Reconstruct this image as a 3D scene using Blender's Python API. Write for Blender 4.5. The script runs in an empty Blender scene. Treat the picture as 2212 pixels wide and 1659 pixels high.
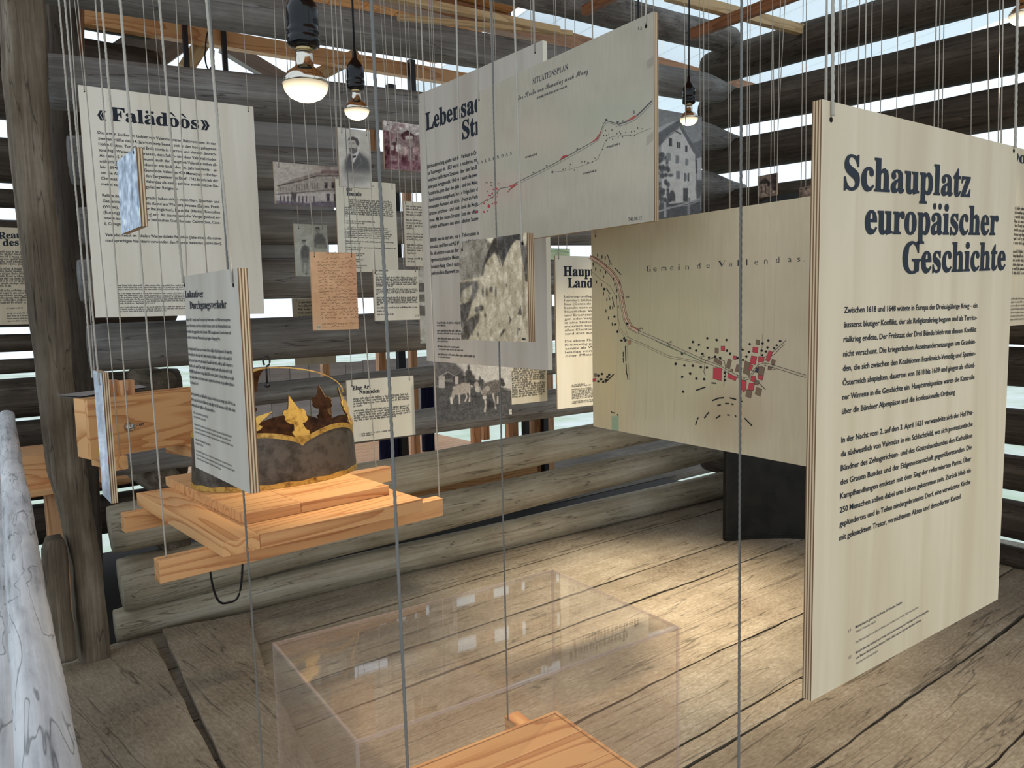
import bpy, math, random
import numpy as np
from mathutils import Vector, Matrix, noise as mnoise

S = bpy.context.scene
COL = S.collection
random.seed(7)

# ---------------------------------------------------------------- camera, sky, exposure
F, PITCH, ROLL, AZ, HC = 1640.0, math.atan(165 / 1640.0), math.radians(1.26), math.radians(51.9), 1.65
_h = np.array([math.cos(AZ), math.sin(AZ), 0.0]); _r = np.array([math.sin(AZ), -math.cos(AZ), 0.0]); _z = np.array([0, 0, 1.0])
FW = _h * math.cos(PITCH) - _z * math.sin(PITCH); _u = _z * math.cos(PITCH) + _h * math.sin(PITCH)
RC = _r * math.cos(ROLL) - _u * math.sin(ROLL); UC = _u * math.cos(ROLL) + _r * math.sin(ROLL)
CP = np.array([0, 0, HC])
cam = bpy.data.cameras.new('camera'); cam.sensor_fit = 'HORIZONTAL'; cam.sensor_width = 36.0; cam.lens = F / 2212 * 36
cam.clip_start = 0.02; cam.clip_end = 300
camo = bpy.data.objects.new('camera', cam); COL.objects.link(camo)
m = Matrix.Identity(4)
for i in range(3):
    m[i][0], m[i][1], m[i][2], m[i][3] = RC[i], UC[i], -FW[i], CP[i]
camo.matrix_world = m
S.camera = camo

w = bpy.data.worlds.new('sky'); S.world = w; w.use_nodes = True
nt = w.node_tree; bg = nt.nodes['Background']
bg.inputs[0].default_value = (0.80, 0.90, 1.0, 1); bg.inputs[1].default_value = 1.25
S.view_settings.view_transform = 'Standard'; S.view_settings.look = 'None'
S.view_settings.exposure = 0.0; S.view_settings.gamma = 1.0; S.view_settings.use_curve_mapping = False
try:
    S.cycles.max_bounces = 10; S.cycles.transparent_max_bounces = 24; S.cycles.sample_clamp_indirect = 6.0
except Exception:
    pass
LAMP_W = 14.0           # each pendant reflector bulb
LAMP_C = (1.0, 0.83, 0.60)


# ---------------------------------------------------------------- measuring helpers
def ray(px, py): return FW * F + RC * (px - 1106) - UC * (py - 829.5)
def on(px, py, ax, c):
    d = ray(px, py); return CP + d * ((c - CP[ax]) / d[ax])
def dep(px, py, D): return CP + ray(px, py) * (D / F)
def lin(c):
    c = c / 255.0
    return c / 12.92 if c <= 0.04045 else ((c + 0.055) / 1.055) ** 2.4
def rgb(r, g, b): return (lin(r), lin(g), lin(b), 1.0)


# ---------------------------------------------------------------- materials
def newmat(name):
    mt = bpy.data.materials.new(name); mt.use_nodes = True
    nt = mt.node_tree; b = nt.nodes['Principled BSDF']
    return mt, nt, b
def N(nt, typ, **kw):
    n = nt.nodes.new(typ)
    for k, v in kw.items():
        if k.startswith('i_'):
            n.inputs[k[2:].replace('_', ' ')].default_value = v
        else:
            setattr(n, k, v)
    return n
def ramp(nt, fac, stops):
    r = nt.nodes.new('ShaderNodeValToRGB'); e = r.color_ramp.elements
    while len(e) < len(stops): e.new(0.5)
    for el, (p, c) in zip(e, stops): el.position = p; el.color = c
    nt.links.new(fac, r.inputs[0]); return r.outputs[0]
def flat(name, col, rough=0.6, spec=0.3, metal=0.0):
    mt, nt, b = newmat(name)
    b.inputs['Base Color'].default_value = col; b.inputs['Roughness'].default_value = rough
    b.inputs['Specular IOR Level'].default_value = spec; b.inputs['Metallic'].default_value = metal
    return mt
def weathered(name, stops, wts=(0.42, 0.22, 0.36), along=(1.2, 16, 16), fine=(3, 90, 90), bump=0.35, rough=0.85, tint=None, cracks=True):
    """old wood: streaks along local x, cracks, speckle"""
    mt, nt, b = newmat(name); L = nt.links.new
    tc = N(nt, 'ShaderNodeTexCoord'); oi = N(nt, 'ShaderNodeObjectInfo')
    off = N(nt, 'ShaderNodeVectorMath', operation='MULTIPLY_ADD'); off.inputs[1].default_value = (1, 1, 1)
    sc = N(nt, 'ShaderNodeVectorMath', operation='SCALE'); sc.inputs[0].default_value = (7, 3, 5); L(oi.outputs['Random'], sc.inputs['Scale'])
    L(tc.outputs['Object'], off.inputs[0]); L(sc.outputs[0], off.inputs[2])
    m1 = N(nt, 'ShaderNodeMapping'); m1.inputs['Scale'].default_value = along; L(off.outputs[0], m1.inputs[0])
    m2 = N(nt, 'ShaderNodeMapping'); m2.inputs['Scale'].default_value = fine; L(off.outputs[0], m2.inputs[0])
    n1 = N(nt, 'ShaderNodeTexNoise', i_Scale=1.0, i_Detail=6.0, i_Roughness=0.6, i_Distortion=0.6); L(m1.outputs[0], n1.inputs[0])
    n2 = N(nt, 'ShaderNodeTexNoise', i_Scale=1.0, i_Detail=4.0); L(m2.outputs[0], n2.inputs[0])
    n3 = N(nt, 'ShaderNodeTexNoise', i_Scale=2.2, i_Detail=5.0, i_Roughness=0.65); L(off.outputs[0], n3.inputs[0])
    a = N(nt, 'ShaderNodeMath', operation='MULTIPLY'); a.inputs[1].default_value = wts[0]; L(n1.outputs[0], a.inputs[0])
    c = N(nt, 'ShaderNodeMath', operation='MULTIPLY_ADD'); c.inputs[1].default_value = wts[1]; L(n2.outputs[0], c.inputs[0]); L(a.outputs[0], c.inputs[2])
    d = N(nt, 'ShaderNodeMath', operation='MULTIPLY_ADD'); d.inputs[1].default_value = wts[2]; L(n3.outputs[0], d.inputs[0]); L(c.outputs[0], d.inputs[2])
    colr = ramp(nt, d.outputs[0], stops)
    if cracks:
        m3 = N(nt, 'ShaderNodeMapping'); m3.inputs['Scale'].default_value = (along[0] * 0.9, along[1] * 1.1, along[2] * 1.1); L(off.outputs[0], m3.inputs[0])
        v = N(nt, 'ShaderNodeTexNoise', i_Scale=1.0, i_Detail=2.0, i_Distortion=0.3); L(m3.outputs[0], v.inputs[0])
        ab = N(nt, 'ShaderNodeMath', operation='SUBTRACT'); ab.inputs[1].default_value = 0.5; L(v.outputs[0], ab.inputs[0])
        ab2 = N(nt, 'ShaderNodeMath', operation='ABSOLUTE'); L(ab.outputs[0], ab2.inputs[0])
        cr = ramp(nt, ab2.outputs[0], [(0.0, (0.25, 0.25, 0.25, 1)), (0.012, (1, 1, 1, 1))])
        mx = N(nt, 'ShaderNodeMix', data_type='RGBA', blend_type='MULTIPLY'); mx.inputs[0].default_value = 0.8
        L(colr, mx.inputs[6]); L(cr, mx.inputs[7]); colr = mx.outputs[2]
    if tint:
        at = N(nt, 'ShaderNodeAttribute', attribute_name='Tint')
        mx2 = N(nt, 'ShaderNodeMix', data_type='RGBA', blend_type='MULTIPLY'); mx2.inputs[0].default_value = 1.0
        L(colr, mx2.inputs[6]); L(at.outputs[0], mx2.inputs[7]); colr = mx2.outputs[2]
    L(colr, b.inputs['Base Color'])
    b.inputs['Roughness'].default_value = rough; b.inputs['Specular IOR Level'].default_value = 0.25
    bp = N(nt, 'ShaderNodeBump', i_Strength=bump, i_Distance=0.01); L(d.outputs[0], bp.inputs['Height']); L(bp.outputs[0], b.inputs['Normal'])
    return mt
def pine(name, c1, c2, scale=15, ax='X', rough=0.45):
    mt, nt, b = newmat(name); L = nt.links.new
    tc = N(nt, 'ShaderNodeTexCoord'); oi = N(nt, 'ShaderNodeObjectInfo')
    add = N(nt, 'ShaderNodeVectorMath', operation='MULTIPLY_ADD'); add.inputs[1].default_value = (1, 1, 1)
    sc = N(nt, 'ShaderNodeVectorMath', operation='SCALE'); sc.inputs[0].default_value = (3, 1.7, 2.3); L(oi.outputs['Random'], sc.inputs['Scale'])
    L(tc.outputs['Object'], add.inputs[0]); L(sc.outputs[0], add.inputs[2])
    mp = N(nt, 'ShaderNodeMapping'); s = [1.0, 1.0, 1.0]; s['XYZ'.index(ax)] = 0.10; mp.inputs['Scale'].default_value = s
    L(add.outputs[0], mp.inputs[0])
    n = N(nt, 'ShaderNodeTexNoise', i_Scale=5.0, i_Detail=2.0); L(mp.outputs[0], n.inputs[0])
    mu = N(nt, 'ShaderNodeMath', operation='MULTIPLY'); mu.inputs[1].default_value = scale; L(n.outputs[0], mu.inputs[0])
    fr = N(nt, 'ShaderNodeMath', operation='FRACT'); L(mu.outputs[0], fr.inputs[0])
    mp2 = N(nt, 'ShaderNodeMapping'); s2 = [160.0, 160.0, 160.0]; s2['XYZ'.index(ax)] = 4; mp2.inputs['Scale'].default_value = s2; L(add.outputs[0], mp2.inputs[0])
    n2 = N(nt, 'ShaderNodeTexNoise', i_Scale=1.0, i_Detail=2.0); L(mp2.outputs[0], n2.inputs[0])
    mm = N(nt, 'ShaderNodeMath', operation='MULTIPLY_ADD'); mm.inputs[1].default_value = 0.35; L(n2.outputs[0], mm.inputs[0])
    m5 = N(nt, 'ShaderNodeMath', operation='MULTIPLY'); m5.inputs[1].default_value = 0.65; L(fr.outputs[0], m5.inputs[0]); L(m5.outputs[0], mm.inputs[2])
    L(ramp(nt, mm.outputs[0], [(0.08, c2), (0.2, c1), (0.55, c1), (0.86, c2)]), b.inputs['Base Color'])
    b.inputs['Roughness'].default_value = rough; b.inputs['Specular IOR Level'].default_value = 0.35
    return mt
def plyface(name, c1, c2):
    mt, nt, b = newmat(name); L = nt.links.new
    tc = N(nt, 'ShaderNodeTexCoord'); mp = N(nt, 'ShaderNodeMapping'); mp.inputs['Scale'].default_value = (14, 14, 1.3); L(tc.outputs['Object'], mp.inputs[0])
    n = N(nt, 'ShaderNodeTexNoise', i_Scale=1.0, i_Detail=5.0, i_Distortion=0.8); L(mp.outputs[0], n.inputs[0])
    L(ramp(nt, n.outputs[0], [(0.3, c1), (0.7, c2)]), b.inputs['Base Color']); b.inputs['Roughness'].default_value = 0.55
    b.inputs['Specular IOR Level'].default_value = 0.3
    return mt
def plyedge(name):
    mt, nt, b = newmat(name); L = nt.links.new
    tc = N(nt, 'ShaderNodeTexCoord'); sp = N(nt, 'ShaderNodeSeparateXYZ'); L(tc.outputs['Object'], sp.inputs[0])
    mu = N(nt, 'ShaderNodeMath', operation='MULTIPLY'); mu.inputs[1].default_value = 190; L(sp.outputs['Y'], mu.inputs[0])
    fr = N(nt, 'ShaderNodeMath', operation='FRACT'); L(mu.outputs[0], fr.inputs[0])
    L(ramp(nt, fr.outputs[0], [(0.0, rgb(120, 88, 60)), (0.42, rgb(120, 88, 60)), (0.5, rgb(206, 184, 150)), (0.95, rgb(206, 184, 150))]), b.inputs['Base Color'])
    b.inputs['Roughness'].default_value = 0.8
    return mt
def vcol(name, rough=0.55):
    mt, nt, b = newmat(name)
    at = N(nt, 'ShaderNodeAttribute', attribute_name='Col'); nt.links.new(at.outputs[0], b.inputs['Base Color'])
    b.inputs['Roughness'].default_value = rough; b.inputs['Specular IOR Level'].default_value = 0.25
    return mt

M = {}
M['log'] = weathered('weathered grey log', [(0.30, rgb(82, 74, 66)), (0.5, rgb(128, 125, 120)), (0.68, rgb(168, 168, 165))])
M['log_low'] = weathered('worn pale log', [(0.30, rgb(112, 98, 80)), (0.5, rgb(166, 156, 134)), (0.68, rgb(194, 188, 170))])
M['log_shaded'] = weathered('shaded barn log', [(0.30, rgb(36, 30, 24)), (0.5, rgb(74, 65, 55)), (0.68, rgb(110, 100, 88))], bump=0.6)  # darker copy of the log colour, standing in for backlit shade
M['bark'] = weathered('rough hewn log', [(0.32, rgb(58, 54, 50)), (0.5, rgb(112, 106, 100)), (0.66, rgb(158, 152, 146))], along=(5, 18, 18), bump=0.9)
M['post'] = weathered('old post', [(0.30, rgb(54, 46, 38)), (0.5, rgb(106, 95, 80)), (0.7, rgb(158, 148, 132))], bump=0.7)
M['pole'] = weathered('bleached pole', [(0.30, rgb(96, 96, 98)), (0.46, rgb(190, 191, 193)), (0.62, rgb(226, 227, 228))], along=(4, 24, 24), bump=0.8)
M['floor'] = weathered('barn floor', [(0.30, rgb(84, 72, 58)), (0.41, rgb(134, 122, 104)), (0.54, rgb(160, 149, 130)), (0.68, rgb(192, 183, 166))], wts=(0.20, 0.36, 0.44), along=(0.8, 12, 12), fine=(34, 95, 95), bump=0.6, rough=0.72, tint=True, cracks=True)
M['under'] = flat('dark underfloor', rgb(30, 25, 20), 0.9)
M['grey_board'] = weathered('grey board', [(0.30, rgb(120, 116, 112)), (0.5, rgb(150, 146, 142)), (0.68, rgb(172, 168, 164))], bump=0.1, cracks=False)
M['pine'] = pine('oiled larch', rgb(222, 170, 116), rgb(184, 120, 70))
M['pine_y'] = pine('oiled larch crosswise', rgb(232, 180, 124), rgb(190, 122, 68), ax='Y')
M['pine_z'] = pine('upright larch post', rgb(206, 156, 112), rgb(160, 104, 66), ax='Z')
M['batten'] = pine('brown batten', rgb(150, 102, 68), rgb(112, 72, 46))
M['newpine'] = pine('fresh spruce lath', rgb(206, 176, 128), rgb(170, 134, 90))
M['roofwood'] = pine('roof boards', rgb(214, 150, 88), rgb(170, 104, 54), scale=12, rough=0.7)
M['deckwood'] = pine('new larch decking', rgb(224, 178, 138), rgb(196, 142, 100), rough=0.6)
M['ply'] = plyface('birch plywood', rgb(220, 206, 178), rgb(204, 188, 158))
M['ply_shaded'] = plyface('birch plywood with shade', rgb(196, 190, 178), rgb(180, 172, 158)); M['ply_daylit'] = plyface('birch plywood with daylight', rgb(244, 239, 224), rgb(232, 225, 206))  # same plywood: one copy darkened for shade, one lightened for daylight
M['ply_white'] = plyface('white stained plywood', rgb(236, 232, 214), rgb(226, 220, 198))
M['edge'] = plyedge('plywood edge')
M['print'] = vcol('printed picture'); M['inkcol'] = vcol('map ink')
M['ink'] = flat('blue black print', rgb(28, 36, 48), 0.5); M['ink2'] = flat('small print', rgb(70, 70, 74), 0.6)
M['hole'] = flat('drilled hole', rgb(24, 20, 16), 0.9)
M['cord'] = flat('hemp cord', rgb(176, 170, 158), 0.9, 0.1)
M['cord_dark'] = flat('grey cord', rgb(120, 120, 116), 0.9, 0.1)
M['bakelite'] = flat('black glazed socket', rgb(10, 10, 12), 0.16, 0.35)
M['blackcable'] = flat('black cable', rgb(16, 16, 18), 0.5)
M['steel_black'] = flat('black steel', rgb(28, 28, 32), 0.45, 0.5)
M['knob'] = flat('brushed metal', rgb(190, 188, 184), 0.25, 0.5, 1.0)
M['screw'] = flat('brass screw shell', rgb(170, 150, 110), 0.3, 0.5, 1.0)


# ---------------------------------------------------------------- mesh helpers
class MB:
    def __init__(s): s.v = []; s.f = []; s.m = []
    def quad(s, a, b, c, d, mi=0):
        n = len(s.v); s.v += [tuple(a), tuple(b), tuple(c), tuple(d)]; s.f.append((n, n + 1, n + 2, n + 3)); s.m.append(mi)
    def poly(s, pts, mi=0):
        n = len(s.v); s.v += [tuple(p) for p in pts]; s.f.append(tuple(range(n, n + len(pts)))); s.m.append(mi)
    def box(s, lo, hi, mi=0, bev=0.0, front=None):
        x0, y0, z0 = lo; x1, y1, z1 = hi; n = len(s.v)
        s.v += [(x0, y0, z0), (x1, y0, z0), (x1, y1, z0), (x0, y1, z0), (x0, y0, z1), (x1, y0, z1), (x1, y1, z1), (x0, y1, z1)]
        fs = [(0, 3, 2, 1), (4, 5, 6, 7), (0, 1, 5, 4), (1, 2, 6, 5), (2, 3, 7, 6), (3, 0, 4, 7)]
        for i, f in enumerate(fs):
            s.f.append(tuple(n + k for k in f)); s.m.append(front if (front is not None and i in (2, 4)) else mi)
    def prism(s, pts, z0, z1, mi=0):
        """pts: list of (x,y) in ccw order; extruded z0..z1"""
        n = len(s.v); k = len(pts)
        s.v += [(p[0], p[1], z0) for p in pts] + [(p[0], p[1], z1) for p in pts]
        s.f.append(tuple(n + i for i in reversed(range(k)))); s.m.append(mi)
        s.f.append(tuple(n + k + i for i in range(k))); s.m.append(mi)
        for i in range(k):
            j = (i + 1) % k; s.f.append((n + i, n + j, n + k + j, n + k + i)); s.m.append(mi)
    def rings(s, rings, cap=True, mi=0, closed=False):
        n = len(s.v); k = len(rings[0])
        for r in rings: s.v += [tuple(p) for p in r]
        R = len(rings)
        for i in range(R - 1 + (1 if closed else 0)):
            a = n + i * k; b = n + ((i + 1) % R) * k
            for j in range(k):
                j2 = (j + 1) % k; s.f.append((a + j, a + j2, b + j2, b + j)); s.m.append(mi)
        if cap and not closed:
            s.f.append(tuple(n + i for i in reversed(range(k)))); s.m.append(mi)
            s.f.append(tuple(n + (R - 1) * k + i for i in range(k))); s.m.append(mi)
    def tube(s, pts, r, k=8, mi=0, cap=True):
        pts = [np.array(p, float) for p in pts]; rs = []
        up = np.array([0.03, 0.05, 1.0])
        for i, p in enumerate(pts):
            t = pts[min(i + 1, len(pts) - 1)] - pts[max(i - 1, 0)]; t /= np.linalg.norm(t) + 1e-12
            a = np.cross(t, up if abs(t[2]) < 0.95 else np.array([1.0, 0.1, 0])); a /= np.linalg.norm(a) + 1e-12; b = np.cross(t, a)
            rr = r[i] if hasattr(r, '__len__') else r
            rs.append([p + (a * math.cos(2 * math.pi * j / k) + b * math.sin(2 * math.pi * j / k)) * rr for j in range(k)])
        s.rings(rs, cap, mi)
    def lathe(s, prof, k=32, mi=0, c=(0, 0)):
        rs = [[(c[0] + r * math.cos(2 * math.pi * j / k), c[1] + r * math.sin(2 * math.pi * j / k), z) for j in range(k)] for r, z in prof]
        s.rings(rs, True, mi)

def mesh_obj(name, v, f, mats, parent=None, mi=None, smooth=False, loc=None, rot=None):
    me = bpy.data.meshes.new(name); me.from_pydata([tuple(map(float, p)) for p in v], [], f)
    for mt in (mats if isinstance(mats, (list, tuple)) else [mats]): me.materials.append(mt)
    if mi is not None and any(mi): me.polygons.foreach_set('material_index', mi)
    if smooth: me.polygons.foreach_set('use_smooth', [True] * len(me.polygons))
    me.update()
    o = bpy.data.objects.new(name, me); COL.objects.link(o)
    if loc is not None: o.location = loc
    if rot is not None: o.rotation_euler = rot
    if parent is not None: o.parent = parent
    return o
def build(mb, name, mats, parent=None, smooth=False, loc=None, rot=None, bevel=0.0):
    o = mesh_obj(name, mb.v, mb.f, mats, parent, mb.m, smooth, loc, rot)
    if bevel:
        b = o.modifiers.new('bevel', 'BEVEL'); b.width = bevel; b.segments = 2; b.limit_method = 'ANGLE'; b.angle_limit = 0.6
    return o
def empty(name, loc=(0, 0, 0), rz=0.0):
    o = bpy.data.objects.new(name, None); COL.objects.link(o); o.location = [float(c) for c in loc]; o.rotation_euler = (0, 0, rz)
    o.empty_display_size = 0.1
    return o
def tag(o, label, cat, group=None):
    o['label'] = label; o['category'] = cat
    if group: o['group'] = group
    return o
def struct(o, label=None):
    o['kind'] = 'structure'
    if label: o['label'] = label; o['category'] = 'structure'
    return o

def log_mesh(Lg, r0, r1, seed, wob=0.06, taper_end=None, step=0.07, k=22, flat_ends=True):
    """log along local +x from 0 to Lg, bumpy; taper_end=(len, factor) thins the far end to a notch"""
    mb = MB(); n = max(6, int(Lg / step)); rs = []
    for i in range(n + 1):
        x = Lg * i / n; t = i / n; r = r0 + (r1 - r0) * t; sh = 0
        if taper_end and x > Lg - taper_end[0]:
            q = (x - (Lg - taper_end[0])) / taper_end[0]; q = q * q * (3 - 2 * q); r *= 1 - q * (1 - taper_end[1]); sh = -r0 * 0.25 * q
        cy = wob * r0 * 2.2 * mnoise.noise((x * 0.7, seed, 1.3)); cz = wob * r0 * 2.2 * mnoise.noise((x * 0.7, seed, 7.7)) + sh
        ring = []
        for j in range(k):
            a = 2 * math.pi * j / k
            q = r * (1 + wob * 1.3 * mnoise.noise((x * 1.1, math.cos(a) * 0.9 + seed * 3.1, math.sin(a) * 0.9)) + wob * 0.5 * mnoise.noise((x * 6, math.cos(a) * 2.5 + seed, math.sin(a) * 2.5)))
            if i in (0, n): q *= 0.94
            ring.append((x, cy + q * math.cos(a), cz + q * math.sin(a)))
        rs.append(ring)
    mb.rings(rs); return mb
def log_between(name, A, B, r0, r1, mat, parent=None, seed=0, **kw):
    A = Vector([float(c) for c in A]); B = Vector([float(c) for c in B]); d = B - A
    mb = log_mesh(d.length, r0, r1, seed, **kw)
    o = build(mb, name, mat, None, True)
    x = d.normalized(); y = Vector((0, 0, 1)).cross(x)
    if y.length < 1e-3: y = Vector((0, 1, 0))
    y.normalize(); zz = x.cross(y)
    mt = Matrix((( x.x, y.x, zz.x, A.x), (x.y, y.y, zz.y, A.y), (x.z, y.z, zz.z, A.z), (0, 0, 0, 1)))
    if parent is not None:
        o.parent = parent; mt = parent.matrix_basis.inverted() @ mt
    o.matrix_local = mt if parent is not None else mt
    return o


# ================================================================ SETTING
# ---------------------------------------------------------------- floor
def plank_floor():
    root = struct(empty('floor'), 'worn grey brown plank floor of the barn room')
    lines = [4.20, 3.70, 3.145, 2.815, 2.13, 1.75, 1.655, 1.365, 0.975, 0.55, 0.1, -0.35, -0.8, -1.3, -1.8]
    mb = MB(); tints = []; rnd = random.Random(3)
    for i in range(len(lines) - 1):
        y1, y0 = lines[i], lines[i + 1]
        x0, x1 = -1.2, 5.75
        g = rnd.choice([0.004, 0.006, 0.009]); n = 60
        cuts = [(x0, x1)]
        if i == 5: cuts = [(x0, 2.95), (2.962, x1)]
        tt = rnd.uniform(0.86, 1.08); warm = rnd.uniform(-0.03, 0.03)
        for (a, b) in cuts:
            top = []; sd = rnd.random() * 50
            m_ = max(4, int((b - a) / 0.05)); up = []; lo = []
            for k in range(m_ + 1):
                x = a + (b - a) * k / m_
                wv = 0.022 * mnoise.noise((x * 0.9, y1 * 3, 2)) + 0.006 * mnoise.noise((x * 9, y1 * 3, 5))
                wv0 = 0.022 * mnoise.noise((x * 0.9, y0 * 3, 2)) + 0.006 * mnoise.noise((x * 9, y0 * 3, 5))
                ga = g * (0.35 + 2.0 * abs(mnoise.noise((x * 0.8, sd, 0)))) + 0.003 * mnoise.noise((x * 6, sd, 4))
                up.append((x, y1 + wv - ga)); lo.append((x, y0 + wv0 + ga))
            sub = 5
            for k in range(m_):
                for q in range(sub):
                    pts = []
                    for (kk, qq) in ((k, q), (k + 1, q), (k + 1, q + 1), (k, q + 1)):
                        t = qq / sub; x = up[kk][0]; y = lo[kk][1] * (1 - t) + up[kk][1] * t
                        z = 0.004 * mnoise.noise((x * 0.8, y * 4, 3)) - 0.006 * (abs(2 * t - 1) ** 6)
                        pts.append((x, y, z))
                    mb.quad(*pts, mi=0); tints.append((tt + warm, tt, tt - warm))
                for e, s_ in ((up, 1), (lo, -1)):
                    p, q_ = e[k], e[k + 1]
                    zz = -0.006 + 0.004 * 0
                    mb.quad((p[0], p[1], zz + 0.002), (q_[0], q_[1], zz + 0.002), (q_[0], q_[1], -0.06), (p[0], p[1], -0.06), 0); tints.append((0.5, 0.5, 0.5))
    o = build(mb, 'floor_planks', M['floor'], root)
    ca = o.data.color_attributes.new('Tint', 'FLOAT_COLOR', 'CORNER')
    arr = np.ones((len(o.data.loops), 4)); arr[:, :3] = np.repeat(np.array(tints), 4, axis=0)
    ca.data.foreach_set('color', arr.ravel())
    ub = MB(); ub.box((-3.5, -2.2, -0.14), (5.75, 6.1, -0.065)); build(ub, 'subfloor', M['under'], root)
    return root
plank_floor()

def wide_plank(pts, z0, z1, label, seed):
    """heavy plank lying across the floor; edges subdivided and slightly wavy; grain along local x"""
    pts = [np.array(p, float) for p in pts]; n = len(pts); out = []
    for i in range(n):
        a, b = pts[i], pts[(i + 1) % n]; d = b - a; L_ = np.linalg.norm(d); nrm = np.array([-d[1], d[0]]) / (L_ + 1e-9)
        k = max(1, int(L_ / 0.08))
        for j in range(k):
            p = a + d * j / k; out.append(p + nrm * (0.008 * mnoise.noise((p[0] * 6, p[1] * 6, seed)) if j else 0))
    c = np.mean(np.array(out), axis=0); th = math.radians(97); R_ = np.array([[math.cos(-th), -math.sin(-th)], [math.sin(-th), math.cos(-th)]])
    q = [R_ @ (p - c) for p in out]
    ar = sum(q[i][0] * q[(i + 1) % len(q)][1] - q[(i + 1) % len(q)][0] * q[i][1] for i in range(len(q)))
    if ar < 0: q.reverse()
    mb = MB(); mb.prism(q, 0, z1 - z0); o = build(mb, 'floor_plank', M['floor'], None, loc=(c[0], c[1], z0), rot=(0, 0, th), bevel=0.006)
    ca = o.data.color_attributes.new('Tint', 'FLOAT_COLOR', 'CORNER'); arr = np.ones((len(o.data.loops), 4)); arr[:, :3] = (0.86, 0.84, 0.82); ca.data.foreach_set('color', arr.ravel())
    return tag(o, label, 'plank')
P2 = lambda px, py, z=0.05: on(px, py, 2, z)[:2]
wide_plank([P2(118, 1441), P2(328, 1376), P2(475, 1659), (0.70, 2.0), (0.66, 1.2), (0.16, 1.2), (0.2, 2.6)], 0.006, 0.05, 'wide worn floor plank beside the bleached pole, at the foot of the leaning post', 3.1)
wide_plank([P2(350, 1358), P2(533, 1324), P2(590, 1480), (0.98, 2.3), (0.93, 1.2), (0.71, 1.2), (0.745, 2.2), P2(490, 1659)], 0.006, 0.05, 'wide worn floor plank right of the dark gap, next to the clear case', 8.4)

# ---------------------------------------------------------------- back log wall
W1P = np.array([0.676, 4.245, 0.0]); W1A = math.radians(-4)
def w1(s, z, out=0.0): return W1P + np.array([math.cos(W1A), math.sin(W1A), 0]) * s + np.array([-math.sin(W1A), math.cos(W1A), 0]) * out + np.array([0, 0, z])
wall_back = struct(empty('wall_back', w1(0, 0), W1A), 'grey round log wall at the back')
W1LOGS = [(3.79, 3.885, 3.566, 3.665, 'bark', -0.6), (3.339, 3.48, 3.115, 3.248, 'log', -0.16), (2.901, 3.104, 2.635, 2.88, 'log', -0.12),
          (2.529, 2.727, 2.281, 2.48, 'log', -0.02), (2.188, 2.36, 1.994, 2.12, 'log', 0.0), (1.941, 2.033, 1.716, 1.734, 'log', -0.02),
          (1.616, 1.69, 1.367, 1.43, 'log', 0.0), (1.242, 1.38, 1.118, 1.2, 'log', 0.1), (0.95, 1.144, 0.834, 0.88, 'log', 0.05),
          (0.70, 0.82, 0.437, 0.595, 'log_low', 0.03), (0.42, 0.53, 0.125, 0.33, 'log_low', 0.06), (0.155, 0.215, -0.03, -0.01, 'log_low', 0.02)]
bpy.context.view_layer.update()
for i, (t0, t1, b0, b1, mt, s0) in enumerate(W1LOGS):
    e = 4.85
    c0, c1 = (t0 + b0) / 2, (t1 + b1) / 2; r0, r1 = (t0 - b0) / 2, (t1 - b1) / 2
    f = lambda a, b, s: a + (b - a) * s / 4.6
    s1 = 4.9 if i else 4.75
    log_between('log', w1(s0, f(c0, c1, s0)), w1(s1, f(c0, c1, s1)), f(r0, r1, s0) - 0.005, f(r0, r1, s1) - 0.005, M[mt], wall_back, seed=11.3 * i + 2,
                taper_end=(0.55, 0.5) if 0 < i < 8 else None, wob=0.028 if i else 0.07)
for (a, b, z0, z1) in ((0.62, 1.42, 2.44, 2.76), (0.6, 1.3, 2.14, 2.38), (0.75, 1.2, 1.9, 2.06)):
    mb = MB(); mb.box((a, 0.0, z0), (b, 0.03, z1)); build(mb, 'infill_board', M['grey_board'], wall_back)
# cross logs whose sawn ends show at the left corner
for (s, z, r, y0) in ((0.30, 0.79, 0.085, -0.02), (0.34, 0.44, 0.075, -0.02), (0.36, 0.13, 0.06, 0.0), (0.33, 1.30, 0.07, 0.02)):
    log_between('cross_log', w1(s, z, y0), w1(s - 0.05, z, 0.5), r, r, M['post'], wall_back, seed=s * 40 + z)

# ---------------------------------------------------------------- right log wall
W2P = np.array([5.42, 3.72, 0.0]); W2A = math.radians(-95.5)
def w2(t, z, out=0.0): return W2P + np.array([math.cos(W2A), math.sin(W2A), 0]) * t + np.array([-math.sin(W2A), math.cos(W2A), 0]) * out + np.array([0, 0, z])
wall_right = struct(empty('wall_right', w2(0, 0), W2A), 'dark log wall at the right with daylight between the logs')
bpy.context.view_layer.update()
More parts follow.
